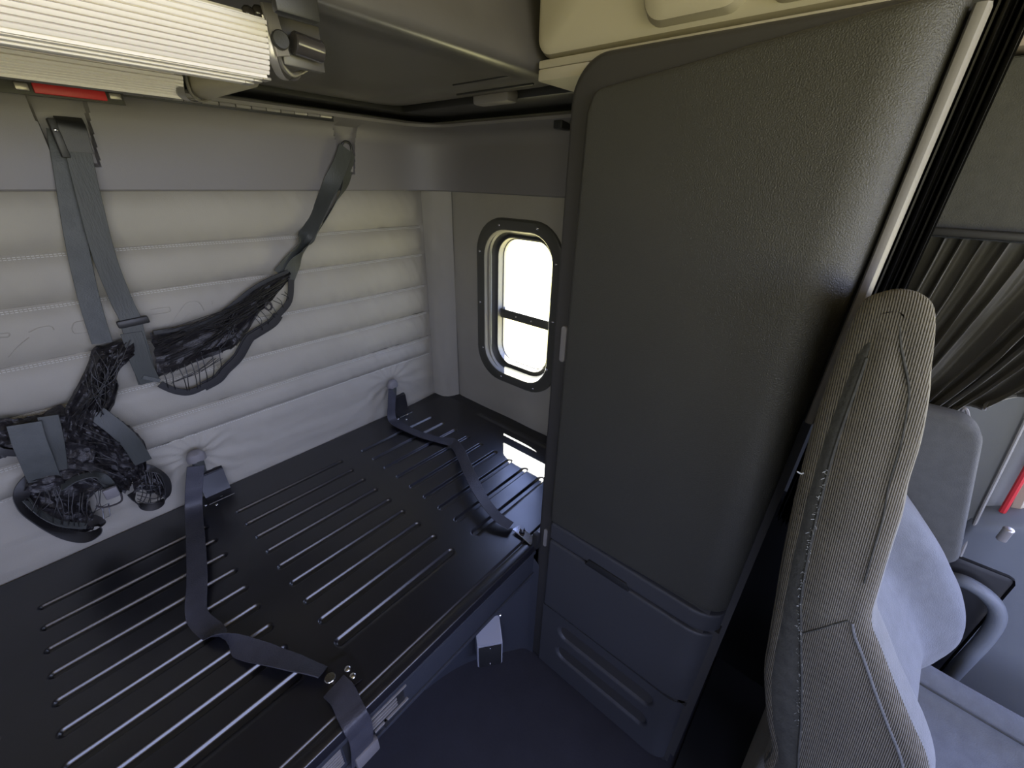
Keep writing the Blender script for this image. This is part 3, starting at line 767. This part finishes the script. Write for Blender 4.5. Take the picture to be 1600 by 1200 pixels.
def strands(edgeA, edgeB, n_, y0=1.445, r=.0011, seed=0, jit=.01, parent=None, bmx=None):
    rnd = random.Random(seed); A = cr([N(*q, y0) for q in edgeA], 12); Bc = cr([N(*q, y0) for q in edgeB], 12)
    def samp(C_, t): t = max(0, min(1, t)); f_ = t*(len(C_)-1); i = min(int(f_), len(C_)-2); return C_[i].lerp(C_[i+1], f_-i)
    for k in range(n_):
        t = (k+.5)/n_; a = samp(A, t+rnd.uniform(-.02, .02)); b = samp(Bc, t+rnd.uniform(-.05, .05))
        mids = [a.lerp(b, s)+Vector((rnd.uniform(-jit, jit), -.012+rnd.uniform(-jit, 0), rnd.uniform(-jit, jit))) for s in (.33, .66)]
        tube(bmx, [a]+mids+[b], r, 5, 5)
M['netcloth'] = mat('black gathered netting', (.022, .020, .021), .36, bump=1.0, bscale=140, var=.5, vscale=60, stretch=(1, 1, 3))
up_e = [(453, 424), (425, 434), (400, 450), (365, 478), (335, 498), (300, 512), (270, 519), (234, 520)]
mid_e = [(446, 440), (425, 468), (402, 492), (386, 520), (368, 542), (340, 554), (305, 566), (275, 580), (246, 590)]
low_e = [(455, 437), (452, 470), (435, 492), (425, 505), (398, 522), (388, 530), (372, 558), (352, 578), (340, 592), (318, 604), (295, 613), (272, 610), (250, 600)]
crumple(up_e, mid_e, 'gathered_netting', 'netcloth', seed=1, amp=.012)
strap(low_e, .020, name='hem_webbing', m='net', yy=1.446, n=5)
strap(low_e[2:10], .032, name='hem_webbing', m='net', yy=1.450, n=5)
strap([(450, 424), (400, 448), (340, 494), (300, 510), (240, 520)], .012, name='upper_hem', m='dark', yy=1.442)
bm = bmesh.new()
strands([(446, 455), (420, 475), (395, 497)], [(452, 465), (436, 490), (405, 520)], 9, seed=3, bmx=bm, jit=.004)
strands([(250, 575), (280, 568), (310, 552), (345, 538)], [(262, 606), (295, 611), (318, 602), (350, 578)], 9, seed=4, bmx=bm, jit=.003, r=.0013)
strands([(265, 600), (290, 590)], [(330, 560), (350, 560)], 4, seed=5, bmx=bm, jit=.003)
strands(up_e[::-1], mid_e, 26, seed=6, bmx=bm, jit=.010, r=.0009)
strands([(450, 432), (440, 448), (425, 470)], [(245, 530), (250, 550), (262, 570)], 9, seed=8, bmx=bm, jit=.012, r=.0012, y0=1.434)
o = obj('loose_cords', bm, 'net', net); o['kind'] = 'stuff'
bm = bmesh.new()
p = N(419, 478, 1.435); tube(bm, [p+Vector((math.cos(t)*.010, -.002, math.sin(t)*.013)) for t in [k*math.pi/5 for k in range(10)]], .0032, 6, closed=True); obj('small_buckle', bm, 'gloss', net)
# left bundle
crumple([(205, 522), (172, 538), (146, 544), (138, 566), (126, 590), (112, 618), (100, 640), (96, 662)], [(206, 560), (190, 575), (183, 590), (186, 604), (180, 630), (170, 645), (166, 662), (158, 690)], 'gathered_netting', 'netcloth', seed=11, amp=.013, bulge=.035, nu=90, nv=24)
crumple([(150, 640), (178, 650), (196, 662), (210, 672), (228, 696), (228, 724)], [(120, 668), (138, 695), (152, 715), (170, 735), (192, 745), (212, 752)], 'gathered_netting', 'netcloth', seed=12, amp=.012, bulge=.030, nu=80, nv=24, y0=1.445)
crumple([(-20, 652), (25, 652), (62, 648), (98, 636), (130, 645), (152, 662)], [(-20, 718), (10, 712), (32, 708), (62, 750), (100, 752), (140, 735)], 'gathered_netting', 'netcloth', seed=13, amp=.014, bulge=.03, nu=90, nv=24)
crumple([(42, 725), (80, 700), (120, 690), (155, 705), (190, 725), (208, 742)], [(34, 770), (62, 782), (95, 790), (130, 785), (160, 760), (188, 768)], 'gathered_netting', 'netcloth', seed=15, amp=.014, bulge=.038, nu=80, nv=24)
crumple([(36, 765), (60, 770), (95, 778), (125, 778), (140, 782)], [(42, 800), (66, 816), (92, 826), (118, 832), (146, 828)], 'gathered_netting', 'netcloth', seed=14, amp=.014, bulge=.03, nu=70, nv=20)
crumple([(205, 742), (228, 732), (248, 740), (262, 756)], [(206, 772), (222, 766), (238, 770), (252, 778)], 'gathered_netting', 'netcloth', seed=19, amp=.010, bulge=.025, nu=40, nv=16, y0=1.44)
strap([(38, 662, 1.405), (46, 690, 1.402), (56, 715, 1.402), (66, 740, 1.410), (72, 752, 1.42)], .055, m='weblite')
strap([(75, 650, 1.418), (84, 690, 1.412), (90, 735, 1.415)], .036, m='web')
strap([(150, 645, 1.42), (180, 668, 1.405), (205, 692, 1.402), (224, 722, 1.412)], .040, m='web')
# dangling loops of hem webbing at the bottom
Yw = (0, 1, .25)
strap([(52, 745, 1.44), (36, 765, 1.43), (36, 790, 1.425, (.6, .7, .2)), (58, 812, 1.42, (.1, .8, .8)), (95, 832, 1.41, (0, .7, .8)), (130, 840, 1.400, (0, .8, .7)), (152, 832, 1.400, (.3, 1, .3)), (156, 820, 1.41, (.3, 1, .6)), (140, 812, 1.43, (0, .8, .8)), (110, 812, 1.44, (0, .8, .8))], .030, name='hem_webbing', m='net', n=10)
strap([(40, 780, 1.43, (.6, .7, .2)), (62, 802, 1.42, (.1, .8, .8)), (95, 818, 1.41, (0, .7, .8)), (135, 822, 1.41, (0, .8, .7))], .018, name='hem_webbing', m='web')
strap([(225, 730, 1.43), (250, 738, 1.42, (.5, .8, -.3)), (262, 756, 1.415, (.9, .6, 0)), (260, 778, 1.415, (.9, .6, .3)), (240, 792, 1.42, (0, .7, .9)), (216, 788, 1.43, (-.4, .7, .8)), (205, 770, 1.435, (.9, .5, 0))], .022, name='hem_webbing', m='net')
strap([(96, 762, 1.41, Yw), (120, 748, 1.40, Yw), (148, 742, 1.398, Yw), (166, 752, 1.40), (178, 770, 1.41)], .024, name='hem_webbing', m='web')
strap([(-25, 690, 1.42), (0, 705, 1.41), (28, 708, 1.41)], .018, name='hem_webbing', m='net')
bm = bmesh.new()
strands([(205, 530), (165, 560), (130, 600)], [(110, 650), (140, 660), (165, 650)], 12, seed=21, bmx=bm, jit=.016, y0=1.425, r=.0010)
strands([(60, 770), (90, 765), (130, 770), (160, 765)], [(50, 800), (90, 826), (130, 826), (145, 800)], 14, seed=22, bmx=bm, jit=.008, y0=1.415, r=.0010)
strands([(222, 735), (245, 740)], [(215, 785), (258, 785)], 7, seed=24, bmx=bm, jit=.006, y0=1.425, r=.0012)
strands([(212, 755), (215, 785)], [(258, 755), (255, 785)], 6, seed=25, bmx=bm, jit=.006, y0=1.42, r=.0012)
strands([(0, 660), (60, 660), (110, 650)], [(10, 705), (80, 720), (150, 700)], 14, seed=26, bmx=bm, jit=.010, y0=1.45, r=.0010)
strands([(120, 660), (150, 720), (120, 740)], [(190, 690), (210, 735), (180, 770)], 10, seed=27, bmx=bm, jit=.014, y0=1.41, r=.0010)
strands([(150, 545), (130, 600)], [(180, 600), (165, 640)], 6, seed=28, bmx=bm, jit=.014, y0=1.41, r=.0010)
o = obj('loose_cords', bm, 'net', net); o['kind'] = 'stuff'
# clip with a grey tab and a small bright metal tongue
p = N(175, 770, 1.38)
bm = bmesh.new(); box(bm, p.x-.016, p.x+.014, 1.372, 1.386, p.z-.014, p.z+.018, bev=.004); cl = obj('clip', bm, 'band', net)
for k in range(3):
    bm = bmesh.new(); box(bm, p.x-.010+.007*k, p.x-.0065+.007*k, 1.3695, 1.374, p.z-.006, p.z+.012, bev=.001); obj('clip_rib', bm, 'dark', cl)
bm = bmesh.new(); a = N(163, 790, 1.385); b = N(166, 808, 1.385)
tube(bm, [a+Vector((-.004, 0, 0)), a+Vector((.009, 0, .002)), b+Vector((.008, 0, 0)), b+Vector((-.006, 0, -.002))], .0016, 6, closed=True); obj('metal_tongue', bm, 'chrome', net)
bm = bmesh.new(); tube(bm, [N(150, 790, 1.385), N(160, 793, 1.38), N(178, 789, 1.38), N(190, 782, 1.385), N(189, 770, 1.39)], .0028, 6, 6); obj('clip_loop', bm, 'gloss', net)

# ------------------------------------------------------------------ bunk belts
def D(px, py, z=ZD+.006): return at(px, py, 'z', z)
def belt(name, label, cap_px, pts, wid, anchor, group=None):
    t = thing(name, label, 'belt', tuple(at(*cap_px, 'y', 1.44)))
    c = at(*cap_px, 'y', 1.445)
    bm = bmesh.new()
    rows = []
    for (dz, r, yy) in ((-.018, .022, 0), (-.016, .026, 0), (0, .0265, 0), (.010, .023, 0), (.018, .015, .004), (.021, .004, .006)):
        rows.append([c+Vector((math.cos(q)*r, math.sin(q)*r*.6+yy, dz)) for q in [2*math.pi*k/14 for k in range(14)]])
    b_, V = quad_grid(rows, bm, close_u=True); bm.faces.new(V[0]); bm.faces.new(V[-1]); obj('stalk_cap', bm, 'band', t)
    bm = bmesh.new(); tube(bm, [c+Vector((0, 0, -.012)), c+Vector((-.001, .002, -.035)), c+Vector((-.003, .004, -.06))], .017, 10, 4); obj('stalk', bm, 'web', t)
    bm = bmesh.new(); ribbon(bm, pts, wid, .003, 8); obj('webbing', bm, 'belt', t)
    return t
X = Vector((1, 0, 0))
c1 = at(303, 735, 'y', 1.435)
b1 = belt('bunk_belt', 'long dark grey belt with a sharp fold, crossing the left part of the deck', (306, 713),
     [(at(306, 728, 'y', 1.432), X), (at(303, 765, 'y', 1.425), X), (D(303, 800, .575), X), (D(306, 850, .585), X), (D(308, 905, .58), X), (D(306, 945, .57), X), (D(310, 966, .563), (.9, -.6, .2)), (D(330, 985, .563), (.4, -.9, 0.1)),
      (D(370, 1008, .575), (.25, -1, 0)), (D(415, 1022, .58), (.25, -1, .0)), (D(465, 1037, .575), (.25, -1, 0)), (D(505, 1050, .565), (.3, -1, 0))], .046, None)
a = D(516, 1060, ZD+.008)
bm = bmesh.new(); cyl(bm, a-Vector((0, 0, .006)), a+Vector((0, 0, .004)), .0115, 20); bo = obj('anchor_bolt', bm, 'chrome', b1)
bm = bmesh.new(); cyl(bm, a, a+Vector((0, 0, .0055)), .005, 6); obj('bolt_socket', bm, 'dark', bo)
b1b = thing('bunk_belt_tail', 'short grey belt end draped over the front edge of the black bunk deck', 'belt', tuple(D(545, 1090)))
bm = bmesh.new()
ribbon(bm, [(D(522, 1072, .563), (-.95, -.5, 0)), (D(535, 1085, .568), (-1, -.3, 0)), (D(546, 1108, .566), (-1, -.15, 0)), (D(556, 1128, .560), (-1, 0, 0)), (at(563, 1142, 'y', .508), (-1, 0, 0)), (at(566, 1160, 'y', .506), (-1, 0, 0)), (at(566, 1185, 'y', .508), (-1, 0, 0))], .052, .004, 8)
obj('webbing', bm, 'belt', b1b)
obj('clamp_end', (lambda q: B(q.x-.03, q.x+.024, .500, .516, q.z-.045, q.z, bev=.004))(at(573, 1165, 'y', .508)), 'band', b1b)
bp = thing('anchor_plate', 'small black plate with two bright rivets beside the belt bolt at the deck front', 'bracket', tuple(D(540, 1050)))
pc = [D(512, 1040, ZD+.003), D(541, 1025, ZD+.003), D(566, 1062, ZD+.003), D(548, 1076, ZD+.003), D(520, 1072, ZD+.003)]
bm = bmesh.new(); fv = [bm.verts.new(p) for p in pc]; f_ = bm.faces.new(fv); r_ = bmesh.ops.extrude_face_region(bm, geom=[f_])
for v in r_['geom']:
    if isinstance(v, bmesh.types.BMVert): v.co.z += .004
obj('plate', bm, 'deck', bp)
for q in ((543, 1045), (551, 1056)):
    p = D(*q, ZD+.007); bm = bmesh.new(); dome(bm, p, .0075, (0, 0, 1), .0035); obj('rivet', bm, 'chrome', bp)

b2 = belt('bunk_belt', 'grey belt ending in a bright metal plate beside the tall cabinet', (613, 600),
     [(at(613, 607, 'y', 1.434), X), (at(612, 630, 'y', 1.43), X), (D(613, 655, .575), X), (D(632, 668, .57), (.5, 1, 0)), (D(660, 680, .566), (.35, 1, 0)), (D(690, 688, .566), (.5, 1, 0)), (D(708, 692, .575), (.8, .7, .3)), (D(720, 708, .60), (1, .1, .35)),
      (D(733, 738, .615), (1, .25, .2)), (D(752, 775, .605), (1, .35, 0)), (D(775, 805, .585), (1, .5, 0)), (D(798, 822, .57), (.9, .7, 0))], .040, None)
p0, p1 = D(806, 824, .565), D(834, 848, .558)
bm = bmesh.new(); ribbon(bm, [(p0, (.9, .6, 0)), (p0.lerp(p1, .5), (.9, .6, 0)), (p1, (.9, .6, 0))], .030, .003, 4); obj('anchor_plate', bm, 'chrome', b2)
p = D(816, 829, .568); bm = bmesh.new(); cyl(bm, p, p+Vector((0, 0, .010)), .009, 16, .007); bo = obj('anchor_bolt', bm, 'deck', b2)
bm = bmesh.new(); cyl(bm, p+Vector((0, 0, .009)), p+Vector((0, 0, .0115)), .004, 6); obj('bolt_socket', bm, 'dark', bo)

# ------------------------------------------------------------------ passenger seat (turned slightly inwards)
U = Vector((.9962, -.0872, 0)); Vf = Vector((-.0872, -.9962, 0)); O = Vector((.62, -.08, 0))
seat = thing('cab_seat', 'high backed cab seat in taupe ribbed knit cloth beside the tall cabinet', 'seat', (.8, -.3, .3))
SP = lambda s, v, z: O+U*s+Vf*v+Vector((0, 0, z))
outline = [(-.074, 1.436), (-.062, 1.449), (-.045, 1.456), (-.028, 1.454), (-.014, 1.444), (-.005, 1.425), (.003, 1.400), (.010, 1.375), (.019, 1.345), (.032, 1.287), (.041, 1.226), (.051, 1.180), (.060, 1.120), (.071, 1.050), (.082, .995),
           (.105, .960), (.137, .913), (.172, .865), (.205, .82), (.232, .76), (.235, .70), (.215, .62), (.16, .54), (.10, .48),
           (.06, .52), (.058, .60), (.030, .67), (-.001, .768), (-.016, .85), (-.030, .935), (-.046, 1.03), (-.058, 1.12), (-.066, 1.19), (-.073, 1.27), (-.076, 1.35), (-.077, 1.40)]
OL = cr([Vector((a, b, 0)) for a, b in outline], 4, closed=True)
NC = Vector((sum(p.x for p in OL)/len(OL), sum(p.y for p in OL)/len(OL), 0))
def inset(P, d):
    n_ = len(P); o = []
    for i in range(n_):
        t = (P[(i+2) % n_]-P[i-2]); t = t.normalized() if t.length > 0 else Vector((0, 1, 0))
        nn = Vector((t.y, -t.x, 0))      # outline runs clockwise (top -> front -> bottom -> back)
        o.append(P[i]+nn*d)
    return o
area = sum(OL[i].x*OL[(i+1) % len(OL)].y-OL[(i+1) % len(OL)].x*OL[i].y for i in range(len(OL)))
sg = 1 if area < 0 else -1
WS = .46
def section(s):
    r = .030; e_ = min(s, WS-s); d = 0 if e_ > r else r*(1-math.sqrt(max(0, 1-(1-e_/r)**2)))
    Pn = inset(OL, sg*d*.8); o = []
    cen = sstep(.06, .15, min(s, WS-s))
    for p in Pn:
        v, z = p.x, p.y
        mid = -.08+(1.45-z)*.16
        if v > mid:
            v -= cen*(.055*sstep(.62, .9, z)*sstep(1.35, 1.05, z)+.004)*(sstep(mid, mid+.05, v))
        if v > mid: v += .030*sstep(WS-.14, WS-.05, s)*sstep(1.02, .88, z)
        z += .012*math.sin(math.pi*max(0, min(1, s/WS)))*sstep(1.38, 1.45, z)
        z -= .15*s*sstep(1.15, 1.42, z); se = s*(1-.45*sstep(1.0, 1.40, z))
        o.append(SP(se, v, z))
    return o
ss = [0, .0015, .004, .008, .013, .020, .030]
def solid(s_list, m, name, sel=None):
    rows = [section(s) for s in s_list]
    bm, V = quad_grid(rows, close_u=True)
    return bm, V
mids = [.03+(WS-.06)*k/24 for k in range(1, 24)]
bm, V = solid([.020, .030]+mids+[WS-q for q in reversed(ss)], 'seatcool', 'backrest')
bm.faces.new(V[-1])
bo = obj('backrest', bm, 'seatcool', seat, angle=80)
bo.data.materials.append(M['seattaupe']); bo.data.materials.append(M['seat'])
for pg in bo.data.polygons:
    if pg.center.z > 1.17: pg.material_index = 1  # taupe above; the lower faces keep the copy tinted for cool light
    if pg.center.z > 1.37 and pg.normal.z > .2: pg.material_index = 2
zs = [.49+(1.449-.49)*k/90 for k in range(91)]
OLi = inset(OL, sg*.024)
def span(z, L_=OLi):
    xs_ = []
    for i in range(len(L_)):
        a, b = L_[i], L_[(i+1) % len(L_)]
        if (a.y-z)*(b.y-z) <= 0 and a.y != b.y: xs_.append(a.x+(b.x-a.x)*(z-a.y)/(b.y-a.y))
    return (min(xs_), max(xs_)) if len(xs_) >= 2 else None
bm, V = solid(ss[:6], 'seat', 'knit_side_panel')
crown = lambda f, z: .007*math.sin(math.pi*max(0, min(1, f)))*sstep(1.432, 1.36, z)*sstep(.51, .56, z)
zlo_, zhi_ = min(p.y for p in OLi)+.0004, max(p.y for p in OLi)-.0002
rows = []
for k in range(161):
    z = zlo_+(zhi_-zlo_)*k/160; sp = span(z)
    if sp: rows.append([SP(-crown(q/16, z), sp[0]+(sp[1]-sp[0])*q/16, z) for q in range(17)])
quad_grid(rows, bm)
obj('knit_side_panel', bm, 'seat', seat, angle=80)
back_f = lambda z: .13+.10*sstep(1.25, .8, z)
rows = []
for z in zs:
    sp = span(z)
    if sp and z < 1.40:
        a, b = sp; e_ = a+(b-a)*back_f(z); fz = sstep(.49, .53, z)*sstep(1.40, 1.37, z)
        rows.append([SP(.022-.0005, a-.0225, z), SP(.011, a-.019, z), SP(.003, a-.010, z), SP(-.0022*fz+.0005, a, z), SP(-.0030*fz+.0008-crown(.1, z), (a+e_)/2, z), SP(-.0010*fz+.0006-crown(back_f(z), z), e_, z)])
bm, _ = quad_grid(rows); obj('backing_strip', bm, 'seatback', seat, angle=80)
# piping seams
def seam(f, zlo, zhi, name, m, r=.0022, jit=0, dv=0, s0=-.0005):
    pts = []
    for z in zs:
        if zlo <= z <= zhi and span(z):
            a, b = span(z); v = a+(b-a)*f(z)+dv
            pts.append(SP(s0-crown(f(z), z)+random.uniform(-jit, jit), v+random.uniform(-jit, jit), z))
    bm = bmesh.new(); tube(bm, pts, r, 6); return obj(name, bm, m, seat)
seam(back_f, .50, 1.38, 'rear_seam', 'seatback')
seam(lambda z: 1-.50*sstep(1.33, 1.43, z)**1.5, 1.06, 1.425, 'front_piping', 'seatback', r=.0014, dv=.007, s0=.0015)
seam(lambda z: 1-.05*sstep(1.0, .8, z), .66, 1.0, 'front_piping', 'seatcool', r=.002, dv=.004, s0=.0005)
p_ = [(z, span(z)) for z in (.925, .95, .975, .992)]
bm = bmesh.new(); tube(bm, [SP(-.0004-crown(f_, z), a+(b-a)*f_, z) for (z, (a, b)), f_ in zip(p_, (.24, .45, .75, .99))], .0012, 6, 4); obj('cross_seam', bm, 'seatback', seat)
bm = bmesh.new(); rnd = random.Random(3)
for k in range(220):        # frayed hook-and-loop fuzz along the back seam
    z = rnd.uniform(.72, 1.22); a, b = span(z); v = a+(b-a)*(back_f(z)+rnd.gauss(-.02, .015)); p = SP(-.003-rnd.uniform(0, .002), v, z)
    d = Vector((rnd.uniform(-1, .2), rnd.uniform(-1, 1), rnd.uniform(-1, 1)))*.004
    tube(bm, [p, p+d*.5+Vector((-.001, 0, .001)), p+d], .00035, 3)
o = obj('lint_fuzz', bm, 'lint', seat); o['kind'] = 'stuff'
bm = bmesh.new(); p = SP(.004, span(1.19)[0]-.018, 1.19); tube(bm, [p, p+Vector((-.006, .003, .001)), p+Vector((-.009, .008, .004))], .0011, 5, 5)
o = obj('loose_thread', bm, 'lint', seat)
# cushion
rows = []
for k in range(25):
    s = -.02+.50*k/24; e_ = min(s+.02, .48-s); rr_ = sstep(0, .07, e_); bol = .075*math.exp(-((e_-.065)/.05)**2)
    row = []
    for (v, z) in ((.05, .30), (.05, .50), (.08, .545), (.16, .55), (.28, .548), (.40, .55), (.52, .555), (.60, .55), (.65, .52), (.66, .45), (.64, .32)):
        zz = z+(bol if z > .5 else 0)-(1-rr_)*(.05 if z > .5 else 0); vv = v
        row.append(SP(s if e_ > .03 else s, vv, zz))
    rows.append(row)
rows = [[Vector((p.x, p.y, .30+(p.z-.30)*.02)) for p in rows[0]]]+rows+[[Vector((p.x, p.y, .30+(p.z-.30)*.02)) for p in rows[-1]]]
bm, _ = quad_grid([cr(r, 4) for r in rows]); obj('cushion', bm, 'seatcool', seat, angle=80)
bm = bmesh.new()
tube(bm, [SP(.375, v, z) for v, z in ((.12, .60), (.25, .598), (.40, .60), (.55, .602))], .002, 6, 6); tube(bm, [SP(.30, .25, .552), SP(.10, .27, .552)], .0015, 6, 2); obj('cushion_seam', bm, 'seatback', seat)
obj('seat_base', B(.68, 1.0, -.62, -.22, .010, .34, bev=.02), 'dark', seat)
# raised armrest on the far side
arm_c = []
A0 = Vector((1.10, -.213, 1.0))
bm = bmesh.new()
rows = []
for (dx, ins) in ((-.028, .012), (-.026, .006), (-.018, 0), (.018, 0), (.026, .006), (.028, .012)):
    pr = rrect(0, 0, .088-ins, .165-ins, .038, 6); rows.append([A0+Vector((dx, 0, 0))+Vector((0, a+.25*b, b)) for a, b in pr])
b_, V = quad_grid(rows, bm, close_u=True); bm.faces.new(V[0]); bm.faces.new(V[-1])
obj('raised_armrest', bm, 'carpet', seat, angle=60)

# ------------------------------------------------------------------ right side beyond the cabinet
ob = obj('overhead_side_panel', B(1.19, 1.245, -.62, -.052, 1.478, 1.758, bev=.006), 'carpet')
tag(ob, 'dark grey carpeted panel above the side curtain at the right edge', 'panel')
struct(obj('trim_2', B(1.17, 1.245, -1.3, -.03, 1.766, 1.86, bev=.01), 'liner'))
ob = obj('gap_shade_strip', quad_grid([[Vector((1.09+.02*math.sin(k*1.9)+.008*math.sin(k*.7), -.020-.0028*k, z)) for k in range(19)] for z in (.76, .9, 1.2, 1.5, 1.8, 2.1)])[0], 'dark')  # folded black strip added for the shadow between cabinet and wall
tag(ob, 'narrow folded black strip painting the shade in the gap beside the tall cabinet', 'curtain')
struct(obj('wall_shade_box', B(1.19, 1.245, -.44, -.012, 0, .755, bev=.004), 'dark'))  # black box added as painted shade on the lower wall behind the seat
tag(obj('floor_shade_sheet', B(.60, 1.19, -.95, -.02, 0, .010, bev=.003), 'dark'), 'black sheet added on the floor as painted shade under the cab seat', 'shade')  # thin black sheet added to darken the shaded floor here
cur = thing('side_curtain', 'dark pleated curtain swept down behind the seat headrest at the side window', 'curtain', (1.15, -.2, 1.47))
rows = []; NT = 260
for k in range(26):
    sgm = k/25; row = []
    for j in range(NT+1):
        t = j/NT
        top = Vector((1.17, -.030-.41*t, 1.474)); bot = Vector((1.15, -.035-.20*t-.10*t**3, 1.02+.12*t+.10*t**3))
        mid_ = top.lerp(bot, .5)+Vector((0, -.02*t, -.02))
        p = top*(1-sgm)**2+mid_*2*sgm*(1-sgm)+bot*sgm**2
        ph = 2*math.pi*(13*t+.7*fbm(t*6, 1.3, 2)+.12*fbm(t*5, sgm*2, 4))
        amp = .028*(.45+.55*abs(fbm(t*7, 3, 1))*2)*(.7+.3*math.sin(math.pi*sgm))
        p.x += amp*math.sin(ph)-.004*fbm(t*30, sgm*4, 3); p.y += .006*math.cos(ph)
        row.append(p)
    rows.append(row)
bm, _ = quad_grid(rows); obj('pleated_cloth', bm, 'curtain', cur, angle=80)
bm = bmesh.new(); tube(bm, rows[-1][::3], .004, 6); obj('hem', bm, 'curtain', cur)
obj('curtain_rail', B(1.15, 1.19, -.62, -.01, 1.478, 1.492, bev=.003), 'dark', cur)
# grab hook and pillar behind the seat
bm = bmesh.new(); tube(bm, [at(1500, 652, 'x', 1.16), at(1504, 640, 'x', 1.15), at(1510, 640, 'x', 1.15), at(1514, 655, 'x', 1.16)], .003, 6, 6)
tag(obj('coat_hook', bm, 'alu'), 'small bright metal hook showing just above the raised armrest', 'hook')
bm = bmesh.new()
rows = []
for (a, b) in ((at(1592, 560, 'x', 1.215), at(1640, 560, 'x', 1.20)), (at(1560, 640, 'x', 1.215), at(1603, 650, 'x', 1.20)), (at(1530, 720, 'x', 1.215), at(1569, 720, 'x', 1.20)), (at(1500, 800, 'x', 1.215), at(1528, 800, 'x', 1.20)), (at(1480, 850, 'x', 1.215), at(1497, 870, 'x', 1.20)), (at(1450, 950, 'x', 1.215), at(1462, 950, 'x', 1.20))):
    rows.append([a+Vector((.03, .16, 0)), a, a.lerp(b, .5)+Vector((-.003, 0, 0)), b, b+Vector((.02, -.004, 0))])
bm, _ = quad_grid(rows); struct(obj('trim_3', bm, 'greyl'))
bm = bmesh.new(); tube(bm, [at(1640, 575, 'x', 1.195), at(1605, 650, 'x', 1.195), at(1570, 722, 'x', 1.195), at(1530, 803, 'x', 1.195), at(1497, 875, 'x', 1.195)], .0035, 8, 4)
struct(obj('trim_4', bm, 'framel'))
bm = bmesh.new(); tube(bm, [at(1680, 590, 'x', 1.225), at(1628, 690, 'x', 1.225), at(1595, 750, 'x', 1.225), at(1566, 800, 'x', 1.225)], .006, 8, 4)
tag(obj('red_weather_strip', bm, 'red'), 'red strip seen in the door opening at the right edge', 'strip')
bm = bmesh.new(); tube(bm, [at(1675, 620, 'x', 1.25), at(1632, 700, 'x', 1.25), at(1605, 760, 'x', 1.25), at(1580, 815, 'x', 1.25)], .016, 8, 4)
tag(obj('cream_door_seal', bm, 'beige'), 'cream door seal between the red strip and the bright opening', 'seal')
# door panel with its pull handle
dr = thing('door_1', 'blue grey door panel with a tubular pull handle below its ledge', 'door', (1.2, -.6, .6)); dr['kind'] = 'structure'
bm = bmesh.new()
dp = [(1.245, .2), (1.205, .2), (1.200, .55), (1.195, .80), (1.190, .895), (1.188, .915), (1.195, .93), (1.26, .945), (1.32, .945)]
rows = []
for k, y in enumerate([-.345, -.350, -.36, -.42, -.55, -.75, -1.0, -1.3]):
    rows.append([Vector((a+(.02 if k == 0 else .006 if k == 1 else 0), y, b+(.04*sstep(-.36, -.42, y) if b > .85 else 0)-(.03 if b > .85 else 0))) for a, b in dp])
bm, _ = quad_grid(rows); obj('door_panel', bm, 'grey', dr, angle=50)
bm = bmesh.new()
hp = [at(1478, 903, 'x', 1.17), at(1505, 908, 'x', 1.155), at(1535, 925, 'x', 1.15), at(1556, 948, 'x', 1.15), at(1556, 972, 'x', 1.15), at(1535, 1003, 'x', 1.15), at(1505, 1035, 'x', 1.15), at(1480, 1062, 'x', 1.165)]
tube(bm, hp, .015, 12, 8); obj('pull_handle', bm, 'grey', dr)
bm = bmesh.new(); p = at(1568, 838, 'z', .93); cyl(bm, p+Vector((0, 0, -.01)), p+Vector((0, 0, .018)), .008, 12); dome(bm, p+Vector((0, 0, .018)), .009, (0, 0, 1)); obj('lock_knob', bm, 'alu', dr)
bm = bmesh.new(); box(bm, 1.175, 1.21, -.352, -.34, .50, .86, bev=.004); obj('pocket_rim', bm, 'band', dr)
obj('recess_shade', B(1.185, 1.20, -.46, -.354, .42, .80, bev=.014), 'dark', dr)  # raised black block painting the shade of the void behind the handle
